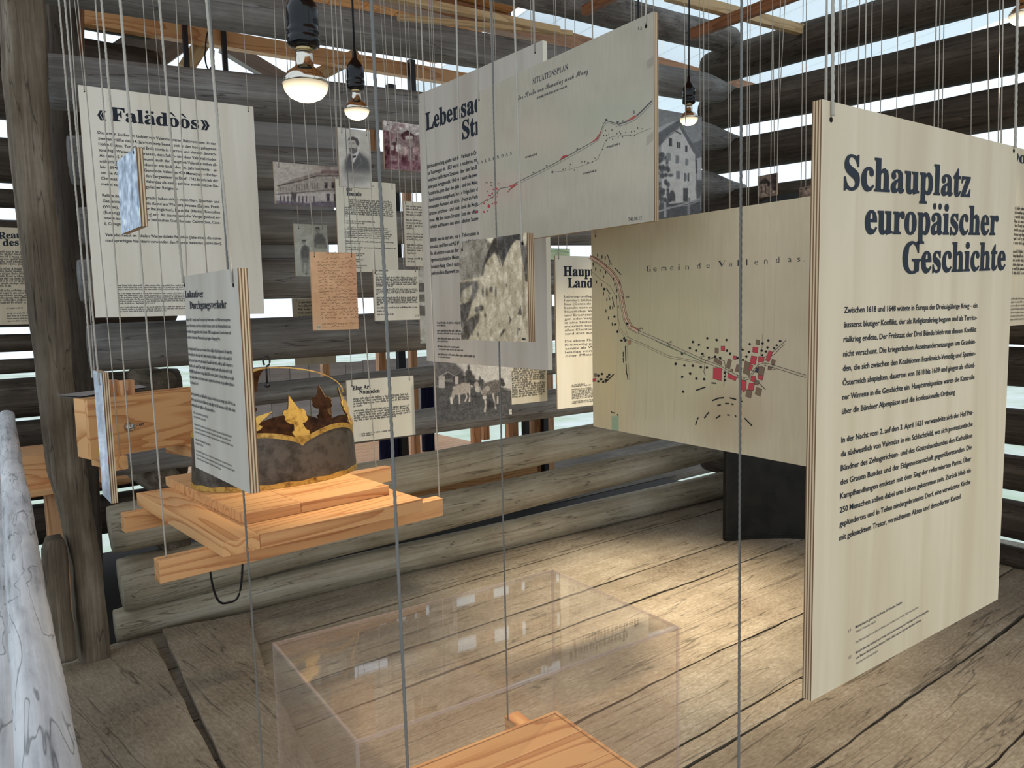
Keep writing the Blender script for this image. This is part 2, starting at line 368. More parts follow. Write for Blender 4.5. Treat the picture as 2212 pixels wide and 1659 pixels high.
# (top, bottom) at the corner and two metres on
W2LOGS = [((3.74, 3.455), (3.62, 3.35)), ((3.385, 3.07), (3.255, 2.955)), ((2.995, 2.715), (2.885, 2.645)), ((2.585, 2.31), (2.505, 2.235)),
          ((2.25, 1.98), (2.18, 1.92)), ((1.93, 1.69), (1.87, 1.65)), ((1.655, 1.38), (1.61, 1.37)), ((1.36, 1.10), (1.35, 1.10)),
          ((0.99, 0.75), (0.985, 0.75)), ((0.69, 0.46), (0.69, 0.46)), ((0.41, 0.16), (0.41, 0.16)), ((0.13, -0.02), (0.13, -0.02))]
for i, ((ta, ba), (tb, bb)) in enumerate(W2LOGS):
    g = lambda a, b, t: a + (b - a) * t / 2.0
    t0, t1 = -0.45, 5.6
    lim = lambda t: min(t, 2.6)
    za, zb = (g(ta, tb, t0) + g(ba, bb, t0)) / 2, (g(ta, tb, lim(t1)) + g(ba, bb, lim(t1))) / 2
    # straight log through both measured sections
    za = (g(ta, tb, t0) + g(ba, bb, t0)) / 2; zb = (g(ta, tb, t1) + g(ba, bb, t1)) / 2
    log_between('log', w2(t0, za), w2(t1, zb), (g(ta, tb, 0) - g(ba, bb, 0)) / 2 - 0.008, (tb - bb) / 2 - 0.008, M['log_shaded'], wall_right, seed=7.7 * i + 41, wob=0.035)

# ---------------------------------------------------------------- log wall of the neighbouring bay at far left
LY = 5.9
wall_left = struct(empty('wall_left', (0, LY, 0)), 'dark log wall of the neighbouring bay at the far left')
bpy.context.view_layer.update()
zz = lambda y: on(30, y, 1, LY)[2]
for i, (ya, yb) in enumerate(((60, 265), (303, 402), (412, 452), (478, 713), (724, 762), (778, 810), (820, 905), (915, 985), (995, 1090), (1100, 1190), (-70, 40), (-250, -90))):
    t, b = zz(ya), zz(yb); n_ = max(1, round((t - b) / 0.3)); hgt = (t - b) / n_
    for q in range(n_):
        c = t - hgt * (q + 0.5)
        log_between('log', (-3.5, LY, c), (1.5, LY, c + 0.01), hgt / 2, hgt / 2, M['log_shaded'], wall_left, seed=i * 5.1 + q + 90, wob=0.04)

# ---------------------------------------------------------------- roof
ceiling = struct(empty('ceiling', (2.5, 2, 4.35)), 'orange boarded roof underside with pale light panels')
def zr(y): return 4.55 - 0.10 * (y - 1.0)
def roof_sheet(x0, x1, y0, y1, dz, th=0.03):
    mb = MB(); a = [(x0, y0, zr(y0) + dz), (x1, y0, zr(y0) + dz), (x1, y1, zr(y1) + dz), (x0, y1, zr(y1) + dz)]
    n = len(mb.v); mb.v += a + [(p[0], p[1], p[2] + th) for p in a]
    mb.f += [(3, 2, 1, 0), (4, 5, 6, 7), (0, 1, 5, 4), (1, 2, 6, 5), (2, 3, 7, 6), (3, 0, 4, 7)]; mb.m += [0] * 6
    return mb
for i in range(26):
    x0 = -0.3 + i * 0.28
    if x0 > 4.05: break
    o = build(roof_sheet(x0, x0 + 0.272, -2.5, 6.4, 0.0), 'roof_board', M['roofwood'], None); o.parent = ceiling; o.matrix_parent_inverse = Matrix.Translation((-2.5, -2, -4.35))
mt, nt_, b_ = newmat('milky light panel'); b_.inputs['Base Color'].default_value = (0.9, 0.94, 0.95, 1)
tr = N(nt_, 'ShaderNodeBsdfTranslucent'); tr.inputs[0].default_value = (0.92, 0.96, 0.97, 1)
mx = N(nt_, 'ShaderNodeMixShader'); mx.inputs[0].default_value = 0.8
nt_.links.new(b_.outputs[0], mx.inputs[1]); nt_.links.new(tr.outputs[0], mx.inputs[2]); nt_.links.new(mx.outputs[0], nt_.nodes['Material Output'].inputs[0]); M['skylight'] = mt
for i in range(12):
    x0 = 4.28 + i * 0.36
    o = build(roof_sheet(x0, x0 + 0.345, -2.5, 8.2, 0.0, 0.01), 'light_panel', M['skylight'], None); o.parent = ceiling; o.matrix_parent_inverse = Matrix.Translation((-2.5, -2, -4.35))
for y in (0.2, 2.2, 5.3):
    mb = MB(); mb.box((-0.3, y - 0.06, zr(y) - 0.15), (8.6, y + 0.06, zr(y) - 0.01)); o = build(mb, 'rafter', M['batten'], None); o.parent = ceiling; o.matrix_parent_inverse = Matrix.Translation((-2.5, -2, -4.35))


# ================================================================ TEXT
_cache = {}
SERIF = {}
for i in range(26):
    SERIF[chr(65 + i)] = chr(0x1D400 + i); SERIF[chr(97 + i)] = chr(0x1D41A + i)
for i in range(10): SERIF[chr(48 + i)] = chr(0x1D7CE + i)
SCRIPT = {}
for i in range(26):
    SCRIPT[chr(65 + i)] = chr(0x1D4D0 + i); SCRIPT[chr(97 + i)] = chr(0x1D4EA + i)
def _raw(s, off=0.0, shear=0.0, res=2):
    key = (s, off, shear, res)
    if key in _cache: return _cache[key]
    cu = bpy.data.curves.new('t', 'FONT'); cu.body = s; cu.size = 1.0; cu.resolution_u = res; cu.offset = off; cu.shear = shear
    ob = bpy.data.objects.new('t', cu); COL.objects.link(ob)
    dg = bpy.context.evaluated_depsgraph_get(); dg.update()
    me = bpy.data.meshes.new_from_object(ob.evaluated_get(dg))
    v = np.empty(len(me.vertices) * 3); me.vertices.foreach_get('co', v); v = v.reshape(-1, 3)[:, :2]
    f = [tuple(p.vertices) for p in me.polygons]
    bpy.data.objects.remove(ob); bpy.data.curves.remove(cu); bpy.data.meshes.remove(me)
    _cache[key] = (v, f); return v, f
MARK = {'ä': ('a', 'u'), 'ö': ('o', 'u'), 'ü': ('u', 'u'), 'ò': ('o', 'g'), 'Ä': ('A', 'u')}
def shapes(s, font='sans', off=0.0, shear=0.0, res=2):
    """vertices and faces of a line of lettering, baseline y=0, x from 0"""
    if font == 'sans':
        return _raw(s, off, shear, res)
    mp = SERIF if font == 'serif' else SCRIPT
    base = ''.join(mp.get(MARK[c][0] if c in MARK else c, c) for c in s)
    v, f = _raw(base, off, shear, res); v = v.copy(); f = list(f)
    for i, c in enumerate(s):
        if c in MARK:
            pre, _ = _raw(base[:i + 1], off, shear, res); one, _ = _raw(base[i], off, shear, res)
            x1 = pre[:, 0].max(); x0 = x1 - (one[:, 0].max() - one[:, 0].min()); cx = (x0 + x1) / 2; top = one[:, 1].max(); n = len(v)
            if MARK[c][1] == 'u':
                for dx in (-0.115, 0.115):
                    n = len(v); k = 12
                    v = np.vstack([v, [[cx + dx + 0.07 * math.cos(2 * math.pi * q / k), top + 0.14 + 0.075 * math.sin(2 * math.pi * q / k)] for q in range(k)]])
                    f.append(tuple(range(n, n + k)))
            else:
                v = np.vstack([v, [[cx - 0.2, top + 0.25], [cx - 0.06, top + 0.26], [cx + 0.1, top + 0.06], [cx + 0.05, top + 0.05]]]); f.append((n, n + 3, n + 2, n + 1))
    return v, f

def fake_words(width, xh, rnd):
    """unreadable small print: word-like rows of tiny strokes"""
    v = []; f = []; x = 0.0
    while x < width:
        wl = rnd.randint(2, 10)
        for _ in range(wl):
            if x > width: break
            a = xh * rnd.uniform(0.28, 0.5); hgt = xh * (1.5 if rnd.random() < 0.22 else rnd.uniform(0.85, 1.05)); lo = -xh * 0.4 if rnd.random() < 0.1 else 0
            n = len(v); v += [(x, lo), (x + a * 0.62, lo), (x + a * 0.62, hgt), (x, hgt)]; f.append((n, n + 1, n + 2, n + 3))
            if rnd.random() < 0.6:
                n = len(v); yb = xh * rnd.choice([0.0, 0.42, 0.82]); v += [(x, yb), (x + a * 1.5, yb), (x + a * 1.5, yb + xh * 0.18), (x, yb + xh * 0.18)]; f.append((n, n + 1, n + 2, n + 3))
            x += a * 1.25
        x += xh * 0.6
    return np.array(v), f


# ================================================================ HANGING PANELS
ZTOP = 3.45
class Panel:
    """a board hanging from two cords; local x along its face, z up, front face at y=0"""
    def __init__(s, name, label, cat, TL, D, ang, TR, BL, t=0.018, face='ply', group=None, edge=None):
        s.P0 = dep(TL[0], TL[1], D); s.a = math.radians(ang)
        s.ex = np.array([math.cos(s.a), math.sin(s.a), 0]); s.n = np.array([-math.sin(s.a), math.cos(s.a), 0])
        s.w = s.uv(*TR)[0]; s.h = s.uv(*BL)[1]; s.t = t; s.D = D
        org = s.P0 - np.array([0, 0, s.h])
        s.root = empty(name, org, s.a); tag(s.root, label, cat, group); s.org = org
        mb = MB(); mb.box((0, 0, 0), (s.w, t, s.h), 1, front=0)
        s.board = build(mb, 'board', [M[face], edge or M['edge']], s.root)
        s.lay = 0.0004; s.bag = {}; s.ztop = ZTOP
    def uv(s, px, py):
        d = ray(px, py); k = ((s.P0 - CP) @ s.n) / (d @ s.n); q = CP + d * k - s.P0
        return np.array([q @ s.ex, -q[2]])
    def loc(s, u, v, lay=None): return (u, -(lay if lay is not None else 0.0008), s.h - v)
    def world(s, u, v, y=0.0): return s.P0 + s.ex * u + s.n * y + np.array([0, 0, -v])
    def put(s, name, v, f, mat):
        """collect 2d (u,v) shapes into the named part"""
        b = s.bag.setdefault(name, (MB(), mat))[0]; n = len(b.v)
        lay = {'heading': 0.0009, 'body_text': 0.0009}.get(name, 0.0009)
        b.v += [s.loc(p[0], p[1], lay) for p in v]
        for q in f:
            b.f.append(tuple(n + i for i in q)); b.m.append(0)
    def line(s, name, txt, u0, u1, v0, cap, font='sans', off=0.0, mat=None, natural=None, shear=0.0, v1=None):
        """one row of lettering from u0 to u1 on baseline v0 (v1 at its right end); cap = cap height in metres"""
        sv, sf = shapes(txt, font, off, shear)
        x0, x1 = sv[:, 0].min(), sv[:, 0].max(); sy = cap / 0.72
        sx = natural if natural else (u1 - u0) / (x1 - x0)
        u = u0 + (sv[:, 0] - x0) * sx; vv = v0 - sv[:, 1] * sy
        if v1 is not None: vv = vv + (v1 - v0) * (u - u0) / (u1 - u0)
        s.put(name, np.stack([u, vv], 1), sf, mat or M['ink']); return sx
    def px_line(s, name, txt, pl, pr, cap_px, font='sans', off=0.0, mat=None, shear=0.0):
        a = s.uv(*pl); b = s.uv(*pr); cap = a[1] - s.uv(pl[0], pl[1] - cap_px)[1]
        return s.line(name, txt, a[0], b[0], a[1], cap, font, off, mat, None, shear, b[1])
    def block(s, name, rows, pTL, pTR, pBL, cap_px, font='sans', off=0.0, mat=None, seed=1):
        """justified rows between first baseline (pTL..pTR) and last baseline (pBL); ~ ragged row, # unreadable row (# then width)"""
        a = s.uv(*pTL); b = s.uv(*pTR); c = s.uv(*pBL); cap = a[1] - s.uv(pTL[0], pTL[1] - cap_px)[1]
        n = max(1, len(rows) - 1); last = None; rnd = random.Random(seed)
        for i, rw in enumerate(rows):
            v = a[1] + (c[1] - a[1]) * i / n; u0 = a[0]
            if not rw: continue
            if rw[0] == '#':
                q = rw[1:].split(','); fr = float(q[0] or 1); ind = float(q[1]) if len(q) > 1 else 0.0; k = float(q[2]) if len(q) > 2 else 1.0
                fv, ff = fake_words((b[0] - a[0]) * fr, cap * 0.72 * k, rnd)
                if len(fv): s.put(name, np.stack([a[0] + ind * (b[0] - a[0]) + fv[:, 0], v - fv[:, 1]], 1), ff, mat or M['ink2'])
            elif rw[0] == '~':
                s.line(name, rw[1:], u0, b[0], v, cap, font, off, mat, natural=last or cap / 0.72)
            else:
                last = s.line(name, rw, u0, b[0], v, cap, font, off, mat)
    def finish(s):
        for name, (b, mat) in s.bag.items():
            build(b, name, mat, s.root)
        s.bag = {}
    def cord(s, hole_px, top_px=None, r=0.0016, mat='cord', twist=False):
        u, v = s.uv(*hole_px)
        A = s.world(u, v, -r * 1.1)
        d = np.hypot(*(A[:2] - CP[:2]))
        if top_px is None: top = A + np.array([0, 0, 1.0])
        else:
            q = ray(*top_px); top = CP + q * (d / np.hypot(*q[:2]))
        dv = (top - A); dv = dv / dv[2]
        if abs(dv[0]) + abs(dv[1]) > 0.12: dv = np.array([0, 0, 1.0])
        B = A + dv * (s.ztop - A[2])
        inv = lambda p: ((p - s.org) @ s.ex, (p - s.org) @ s.n, (p - s.org)[2])
        mb = cord_mesh(inv(A), inv(B), r, twist); build(mb, 'cord', M[mat], s.root, True)
        hb = MB(); k = 10; rr = r * 1.7
        hb.poly([s.loc(u + rr * math.cos(2 * math.pi * i / k), v + rr * 1.2 + rr * math.sin(-2 * math.pi * i / k), 0.0006) for i in range(k)]); build(hb, 'hole', M['hole'], s.root)
    def picture(s, q=1.6, margin=(0, 0, 0, 0)):
        return Picture(s, q, margin)
def cord_mesh(A, B, r, twist=False):
    A = np.array(A, float); B = np.array(B, float); mb = MB(); L_ = np.linalg.norm(B - A)
    if not twist:
        n = max(2, int(L_ / 0.25)); mb.tube([A + (B - A) * i / n for i in range(n + 1)], r, 6); return mb
    pitch = r * 5.5; n = int(L_ / (pitch / 5)); d = (B - A) / L_
    a = np.cross(d, [0, 1, 0.01]); a /= np.linalg.norm(a); b = np.cross(d, a); rs = []; k = 9
    for i in range(n + 1):
        c = A + (B - A) * i / n; ph = 2 * math.pi * (L_ * i / n) / (pitch * 3) * 1.0; ring = []
        for j in range(k):
            t = 2 * math.pi * j / k; rr = r * (0.80 + 0.30 * abs(math.cos(1.5 * (t - ph))))
            ring.append(c + (a * math.cos(t) + b * math.sin(t)) * rr)
        rs.append(ring)
    mb.rings(rs); return mb

class Picture:
    """a printed picture: fine grid on the panel face, each vertex coloured by hand-placed shapes"""
    def __init__(s, P, q, mg):
        s.P = P; D = P.D
        du = q * D / F
        u0, u1, v0, v1 = mg[0], P.w - mg[1], mg[2], P.h - mg[3]
        s.nx = max(8, int((u1 - u0) / du / (0.8 if True else 1))); s.ny = max(8, int((v1 - v0) / du))
        U, V = np.meshgrid(np.linspace(u0, u1, s.nx + 1), np.linspace(v0, v1, s.ny + 1)); s.U = U.ravel(); s.V = V.ravel()
        Wd = P.P0[None] + s.U[:, None] * P.ex[None] - s.V[:, None] * _z[None] - CP[None]
        Dp = Wd @ FW; s.PX = 1106 + F * (Wd @ RC) / Dp; s.PY = 829.5 - F * (Wd @ UC) / Dp
        s.c = np.zeros((len(s.U), 3)); s.set(0, 0, 1)
        s.rs = np.random.RandomState(5)
    def set(s, x0, y0, k): s.x = (s.PX - x0) * k; s.y = (s.PY - y0) * k; s.k = k; return s
    def mix(s, a, col): s.c = s.c * (1 - a[:, None]) + np.array(col, float)[None] * a[:, None]; return s
    def fill(s, *col): s.c[:] = col; return s
    def vgrad(s, y0, c0, y1, c1):
        t = np.clip((s.y - y0) / (y1 - y0), 0, 1)[:, None]; s.c = np.array(c0, float) * (1 - t) + np.array(c1, float) * t; return s
    def noise(s, amp, sc, seed=0, mask=None, sx=1, sy=1):
        n = np.zeros(len(s.x)); a = 1.0
        for o in range(3):
            gx = s.x / sc * sx * 2 ** o; gy = s.y / sc * sy * 2 ** o; ix = np.floor(gx).astype(int); iy = np.floor(gy).astype(int); fx = gx - ix; fy = gy - iy
            fx = fx * fx * (3 - 2 * fx); fy = fy * fy * (3 - 2 * fy)
            def hsh(i, j):
                k = (i * 374761393 + j * 668265263 + (seed + o) * 974711) & 0x7fffffff; k = ((k ^ (k >> 13)) * 1274126177) & 0x7fffffff; return ((k ^ (k >> 16)) & 0xffff) / 65535.0 - 0.5
            n += a * ((hsh(ix, iy) * (1 - fx) + hsh(ix + 1, iy) * fx) * (1 - fy) + (hsh(ix, iy + 1) * (1 - fx) + hsh(ix + 1, iy + 1) * fx) * fy); a *= 0.5
        if mask is not None: n = n * mask
        s.c = np.clip(s.c + (n * amp * 2)[:, None], 2, 253); return s
    def pmask(s, pts, soft):
        pts = np.array(pts, float); ins = np.zeros(len(s.x), bool); dist = np.full(len(s.x), 1e9)
        for i in range(len(pts)):
            x1, y1 = pts[i]; x2, y2 = pts[(i + 1) % len(pts)]
            c = ((y1 > s.y) != (y2 > s.y)) & (s.x < (x2 - x1) * (s.y - y1) / (y2 - y1 + 1e-12) + x1); ins ^= c
            dx, dy = x2 - x1, y2 - y1; t = np.clip(((s.x - x1) * dx + (s.y - y1) * dy) / (dx * dx + dy * dy + 1e-9), 0, 1)
            dist = np.minimum(dist, np.hypot(s.x - x1 - t * dx, s.y - y1 - t * dy))
        return np.clip(0.5 + np.where(ins, dist, -dist) / (2 * soft), 0, 1)
    def poly(s, pts, col, soft=None, al=1.0): return s.mix(al * s.pmask(pts, soft or s.k * 0.8), col)
    def rect(s, x0, y0, x1, y1, col, soft=None, al=1.0): return s.poly([(x0, y0), (x1, y0), (x1, y1), (x0, y1)], col, soft, al)
    def ell(s, cx, cy, rx, ry, col, soft=None, al=1.0, rot=0.0):
        c, q = math.cos(rot), math.sin(rot); dx = s.x - cx; dy = s.y - cy; e = np.hypot((dx * c + dy * q) / rx, (-dx * q + dy * c) / ry)
        sf = (soft or s.k * 0.8) / min(rx, ry); return s.mix(al * np.clip(0.5 + (1 - e) / (2 * sf), 0, 1), col)
    def stroke(s, pts, wd, col, al=1.0):
        dist = np.full(len(s.x), 1e9)
        for (x1, y1), (x2, y2) in zip(pts[:-1], pts[1:]):
            dx, dy = x2 - x1, y2 - y1; t = np.clip(((s.x - x1) * dx + (s.y - y1) * dy) / (dx * dx + dy * dy + 1e-9), 0, 1)
            dist = np.minimum(dist, np.hypot(s.x - x1 - t * dx, s.y - y1 - t * dy))
        return s.mix(al * np.clip(0.5 + (wd / 2 - dist) / (s.k * 1.2), 0, 1), col)
    def dots(s, n, box, rad, col, seed=1, al=0.8):
        r = random.Random(seed)
        for _ in range(n): s.ell(r.uniform(box[0], box[2]), r.uniform(box[1], box[3]), rad * r.uniform(0.5, 1.4), rad * r.uniform(0.5, 1.4), col, None, al)
        return s
    def done(s, name='print'):
        P = s.P; V = np.stack([s.U, np.full(len(s.U), -0.0004), P.h - s.V], 1); i = np.arange(s.nx * s.ny); r = i // s.nx; c = i % s.nx; a = r * (s.nx + 1) + c
        Fc = np.stack([a, a + s.nx + 1, a + s.nx + 2, a + 1], 1)
        me = bpy.data.meshes.new(name); me.from_pydata(V.tolist(), [], Fc.tolist()); me.materials.append(M['print']); me.update()
        ca = me.color_attributes.new('Col', 'FLOAT_COLOR', 'POINT'); cc = np.clip(s.c, 0, 255) / 255.0
        cc = np.where(cc <= 0.04045, cc / 12.92, ((cc + 0.055) / 1.055) ** 2.4); arr = np.ones((len(cc), 4)); arr[:, :3] = cc; ca.data.foreach_set('color', arr.astype(np.float32).ravel())
        o = bpy.data.objects.new(name, me); COL.objects.link(o); o.parent = P.root; return o

class Ink:
    """pen work of a map: strokes and patches as flat coloured shapes on the panel, points given as they were measured"""
    def __init__(s, P, x0=0, y0=0, k=1.0): s.P = P; s.mb = MB(); s.cols = []; s.x0, s.y0, s.k = x0, y0, k; s.lay = 0.0007
    def at(s, p): return s.P.uv(s.x0 + p[0] / s.k, s.y0 + p[1] / s.k)
    def patch(s, pts, col):
        s.lay += 0.000004; s.mb.poly([s.P.loc(*s.at(p), s.lay) for p in reversed(pts)]); s.cols.append((col, len(pts))); return s
    def stroke(s, pts, wd, col):
        s.lay += 0.000004; q = [s.at(p) for p in pts]; hw = wd / s.k * s.P.D * 0.85 / F / 2
        for a, b in zip(q[:-1], q[1:]):
            d = b - a; L_ = np.linalg.norm(d) + 1e-9; n = np.array([-d[1], d[0]]) / L_ * hw; e = d / L_ * hw * 0.6
            s.mb.quad(*[s.P.loc(*p, s.lay) for p in (a - e + n, b + e + n, b + e - n, a - e - n)]); s.cols.append((col, 4))
        return s
    def blob(s, c, rx, ry, col, rot=0.0, k=8):
        rnd = random.Random(int(c[0] * 7 + c[1] * 13)); pts = []
        for i in range(k):
            a = 2 * math.pi * i / k; q = rnd.uniform(0.7, 1.2); x, y = rx * q * math.cos(a), ry * q * math.sin(a)
            pts.append((c[0] + x * math.cos(rot) - y * math.sin(rot), c[1] + x * math.sin(rot) + y * math.cos(rot)))
        return s.patch(pts, col)
    def done(s, name='ink_drawing'):
        o = build(s.mb, name, M['inkcol'], s.P.root); ca = o.data.color_attributes.new('Col', 'FLOAT_COLOR', 'CORNER')
        arr = []
        for c, n in s.cols: arr += [rgb(*c)] * n
        ca.data.foreach_set('color', np.array(arr, np.float32).ravel()); return o


# ---------------------------------------------------------------- A: large history panel, right foreground
A = Panel('text_panel', 'large beige plywood panel headed Schauplatz europäischer Geschichte, at the right', 'information panel', (1776, 214), 1.252, -2.45, (2199, 298), (1791, 1494))
A.px_line('heading', 'Schauplatz', (1822, 408), (2095, 425), 78, 'serif', 0.016)
A.px_line('heading', 'europäischer', (1867, 504), (2155, 507), 76, 'serif', 0.016)
A.px_line('heading', 'Geschichte', (1948, 590), (2171, 582), 71, 'serif', 0.016)
A.block('body_text', ['Zwischen 1618 und 1648 wütete in Europa der Dreissigjährige Krieg – ein', 'äusserst blutiger Konflikt, der als Religionskrieg begann und als Territo-',
    'rialkrieg endete. Der Freistaat der Drei Bünde blieb von diesem Konflikt', 'nicht verschont. Die kriegerischen Auseinandersetzungen um Graubün-',
    'den, die sich zwischen den Koalitionen Frankreich-Venedig und Spanien-', 'Österreich abspielten, dauerten von 1618 bis 1639 und gingen als «Bünd-',
    'ner Wirren» in die Geschichte ein. Hauptstreitpunkte waren die Kontrolle', '~über die Bündner Alpenpässe und die konfessionelle Ordnung.', '',
    'In der Nacht vom 2. auf den 3. April 1621 verwandelte sich der Hof Pra-', 'da südwestlich von Valendas in ein Schlachtfeld, wo sich protestantische',
    'Bündner des Zehngerichten- und des Gotteshausbundes den Katholiken', 'des Grauen Bundes und der Eidgenossenschaft gegenüberstanden. Die',
    'Kampfhandlungen endeten mit dem Sieg der reformierten Partei. Über', '250 Menschen sollen dabei ums Leben gekommen sein. Zurück blieb ein',
    'geplündertes und in Teilen niedergebranntes Dorf, eine verwüstete Kirche', '~mit geknacktem Tresor, vernichteten Akten und demolierter Kanzel.'],
    (1823, 676), (2111, 650), (1829, 1162), 13.5, 'sans', 0.014)
A.px_line('footnotes', 'Mützenkugeln, gefunden bei Prada ob Valendas, Replika', (1847.5, 1357), (1948, 1302.6), 5, off=0.02, mat=M['ink2'])
A.px_line('footnotes', 'Verein Valendas impuls', (1848, 1367), (1891, 1344), 5, mat=M['ink2'])
A.px_line('footnotes', 'Die Mützenkugeln werden als Relikte der Schlacht von Prada 1621 interpretiert', (1848, 1390), (1983, 1313), 5, mat=M['ink2'])
A.px_line('footnotes', 'Bericht über die Schlacht von Prada und die Verwüstung von Valendas in der Autobiografie', (1848, 1412), (2005, 1321), 5, off=0.02, mat=M['ink2'])
A.px_line('footnotes', 'von Pfarrer Bartholomäus Anhorn (1566–1642) aus der Zeit der Bündner Wirren', (1848.5, 1424), (1989, 1341), 5, off=0.02, mat=M['ink2'])
A.px_line('footnotes', 'Staatsarchiv Graubünden', (1849, 1435), (1895, 1408), 5, mat=M['ink2'])
A.px_line('footnotes', 'L1', (1832, 1366), (1837, 1363), 6, mat=M['ink2']); A.px_line('footnotes', 'L2', (1833, 1423), (1838, 1420), 6, mat=M['ink2'])
A.finish()
A.cord((1795, 251), (1799, 0), 0.0028, 'cord', True); A.cord((2190, 320), (2198, 0), 0.0028, 'cord', True)

# ---------------------------------------------------------------- F: Falädòòs panel
Fp = Panel('text_panel', 'tall beige panel headed «Falädòòs», hanging at the left before the log wall', 'information panel', (168, 183), 3.327, -4.27, (547, 231), (207, 686), face='ply_daylit')
Fp.px_line('heading', 'Falädòòs', (240, 260), (430, 279), 30, 'serif', 0.016)
Fp.px_line('heading', '«', (211, 258), (230, 260), 30, 'sans', 0.03); Fp.px_line('heading', '»', (434, 279), (453, 281), 30, 'sans', 0.03)
Fp.block('body_text', ['Die ersten Siedler im Gebiet von Valendas waren Rätoromanen. In der', 'zweiten Hälfte des 14. Jahrhunderts liessen sich in den hoch gelegenen',
    'Höfen Dutjen, Turisch und Brün sowie in Carrera und Versam deutsch-', 'sprachige Walser aus Obersaxen, dem Safien- und dem Valsertal nieder.',
    'Ab dem 15. Jahrhundert wurde auch der Hauptort Valendas selbst all-', 'mählich deutsch. Pestepidemien am Ende des 16. Jahrhunderts – al-',
    'lein 1594 starben in der Gemeinde Valendas 430 Menschen – förder-', 'ten die Abwanderung aus den Bergweilern ins Dorf. 1742 beschrieb der',
    'Chronist Hans Lienhard Valendas als «eine schöne ansehenliche Ge-', '~meind teutsch und ewangelischer Religion».', '',
    'Relikte der romanischen Sprache haben sich in vielen Flur-, Quartier- und', 'Gassennamen erhalten: Isla (Land am Wasser), Fraissa (Esche), Prada',
    '(Wiese), Gault (Wald der Baumgärten), Barstulla (Halde), Roncalina', '(Rodung), Muntin (am Berg) etc. An die romanische Vergangenheit er-',
    'innern auch die Namen der heimischen Geschlechter Calörtscher, Case-', '~li, Cavegn und Fontanivy.', '',
    'Valendas heisst im lokalen Walserdialekt Falädòòs [falæˈdɔːs]; die roma-', 'nischsprachigen Nachbarn verwenden den Namen Valendau [valənˈdaw].'],
    (211, 289), (466.5, 312), (229, 522), 6.6, 'sans', 0.014)
Fp.block('footnotes', ['#1,0,1.2', '#0.9', '#0.7', '', '#1', '#0.98', '#1', '#0.95', '#1', '#0.3', '', '#1', '#1', '#0.4'], (254, 618), (500, 617), (258, 674), 3.0, seed=4)
Fp.px_line('footnotes', '—', (237, 618), (241, 618), 3, mat=M['ink2'])
Fp.finish(); Fp.cord((182, 196), (161, 0), 0.0018); Fp.cord((536, 239), (523, 0), 0.0018)

# ---------------------------------------------------------------- D: Lebensader panel (behind the long map)
Dp = Panel('text_panel', 'tall greyish panel headed Lebensa…, partly hidden behind the long road map', 'information panel', (903, 205), 2.893, -89.6, (1172, 90), (925, 780), face='ply_shaded', edge=M['ply_white'])
a = Dp.uv(920, 282); b = Dp.uv(1025, 247); sv, _ = shapes('Lebensa', 'serif', 0.016); sx = (b[0] - a[0]) / (sv[:, 0].max() - sv[:, 0].min()); cap = a[1] - Dp.uv(920, 243)[1]
Dp.line('heading', 'Lebensader', a[0], b[0], a[1], cap, 'serif', 0.016, natural=sx)
c = Dp.uv(999, 301); Dp.line('heading', 'Strasse', c[0], 0, c[1], cap, 'serif', 0.016, natural=sx)
Dp.block('body_text', ['Jahrhunderte lang spielte sich der Verkehr in Gr', 'auf Fusswegen ab. 1823 wurden moderne, mi', 'zwischen befahrbare Strassen über den San B', 'Julierpass fertiggestellt. 1840 war auch die zwei',
    'Passstrecke, jene über den Julier- und den Maloj', 'Handelstrasse ausgebaut. In der Folge liess d', 'immensem Aufwand ein dichtes Netz an Verb', 'Strassen errichten – und trieb damit die Mode', 'voran. Mit den neuen Strassen löste der effizie', 'Verkehr auf Rädern den umständlichen Saumv', '',
    '1880/81 wurde der alte, nur in Teilstrecken fa', 'Bonaduz und Ilanz auf 4,2 Meter verbreiterte', 'die «Kunststrasse» an der rechten Talseite', 'ingenieurtechnische Meisterleistung von na-', 'tionalem Rang. Gleich nach der Eröffnung ist', 'spektakuläre Bauwerk zu einem beliebten'],
    (923, 364), (1030, 336), (930, 594), 8.4, 'sans', 0.012)
Dp.block('footnotes', ['#0.8,0,1.2', '#0.25', '', '#0.9,0,1.2', '#0.7', '', '#0.62,0,1.2', '#0.3', '', '#0.6,0,1.2', '#0.7', '', '#1,0,1.2', '#0.35'], (944, 699), (1024, 703), (945, 772), 3.6, seed=9)
Dp.finish(); Dp.cord((905, 219), (898, 0), 0.0018); Dp.cord((1156, 111), (1152, 0), 0.0018)

# ---------------------------------------------------------------- C: long road map
Cp = Panel('map_panel', 'wide beige panel with a thin road map titled SITUATIONSPLAN, hanging high in the middle', 'map', (1030, 199), 2.25, -93.2, (1412, 24), (1030, 533), t=0.014, face='ply_shaded')
pic = Cp.picture(2.2); pic.set(1100, 0, 3.687); pic.fill(180, 172, 154); pic.noise(5, 260, 3); pic.noise(3, 30, 8, sx=2.5, sy=0.3)
pic.ell(640, 1010, 420, 110, (172, 172, 150), 160, 0.55, -0.45); pic.ell(840, 870, 190, 60, (168, 172, 152), 90, 0.5, -0.2)
pic.ell(950, 1330, 300, 120, (206, 196, 170), 160, 0.5); pic.ell(250, 1080, 160, 100, (206, 180, 158), 140, 0.4)
pic.ell(-120, 1500, 160, 60, (196, 150, 140), 120, 0.35); pic.done()
ink = Ink(Cp, 1100, 0, 3.687); dk = (70, 68, 70); rd = (176, 66, 66)
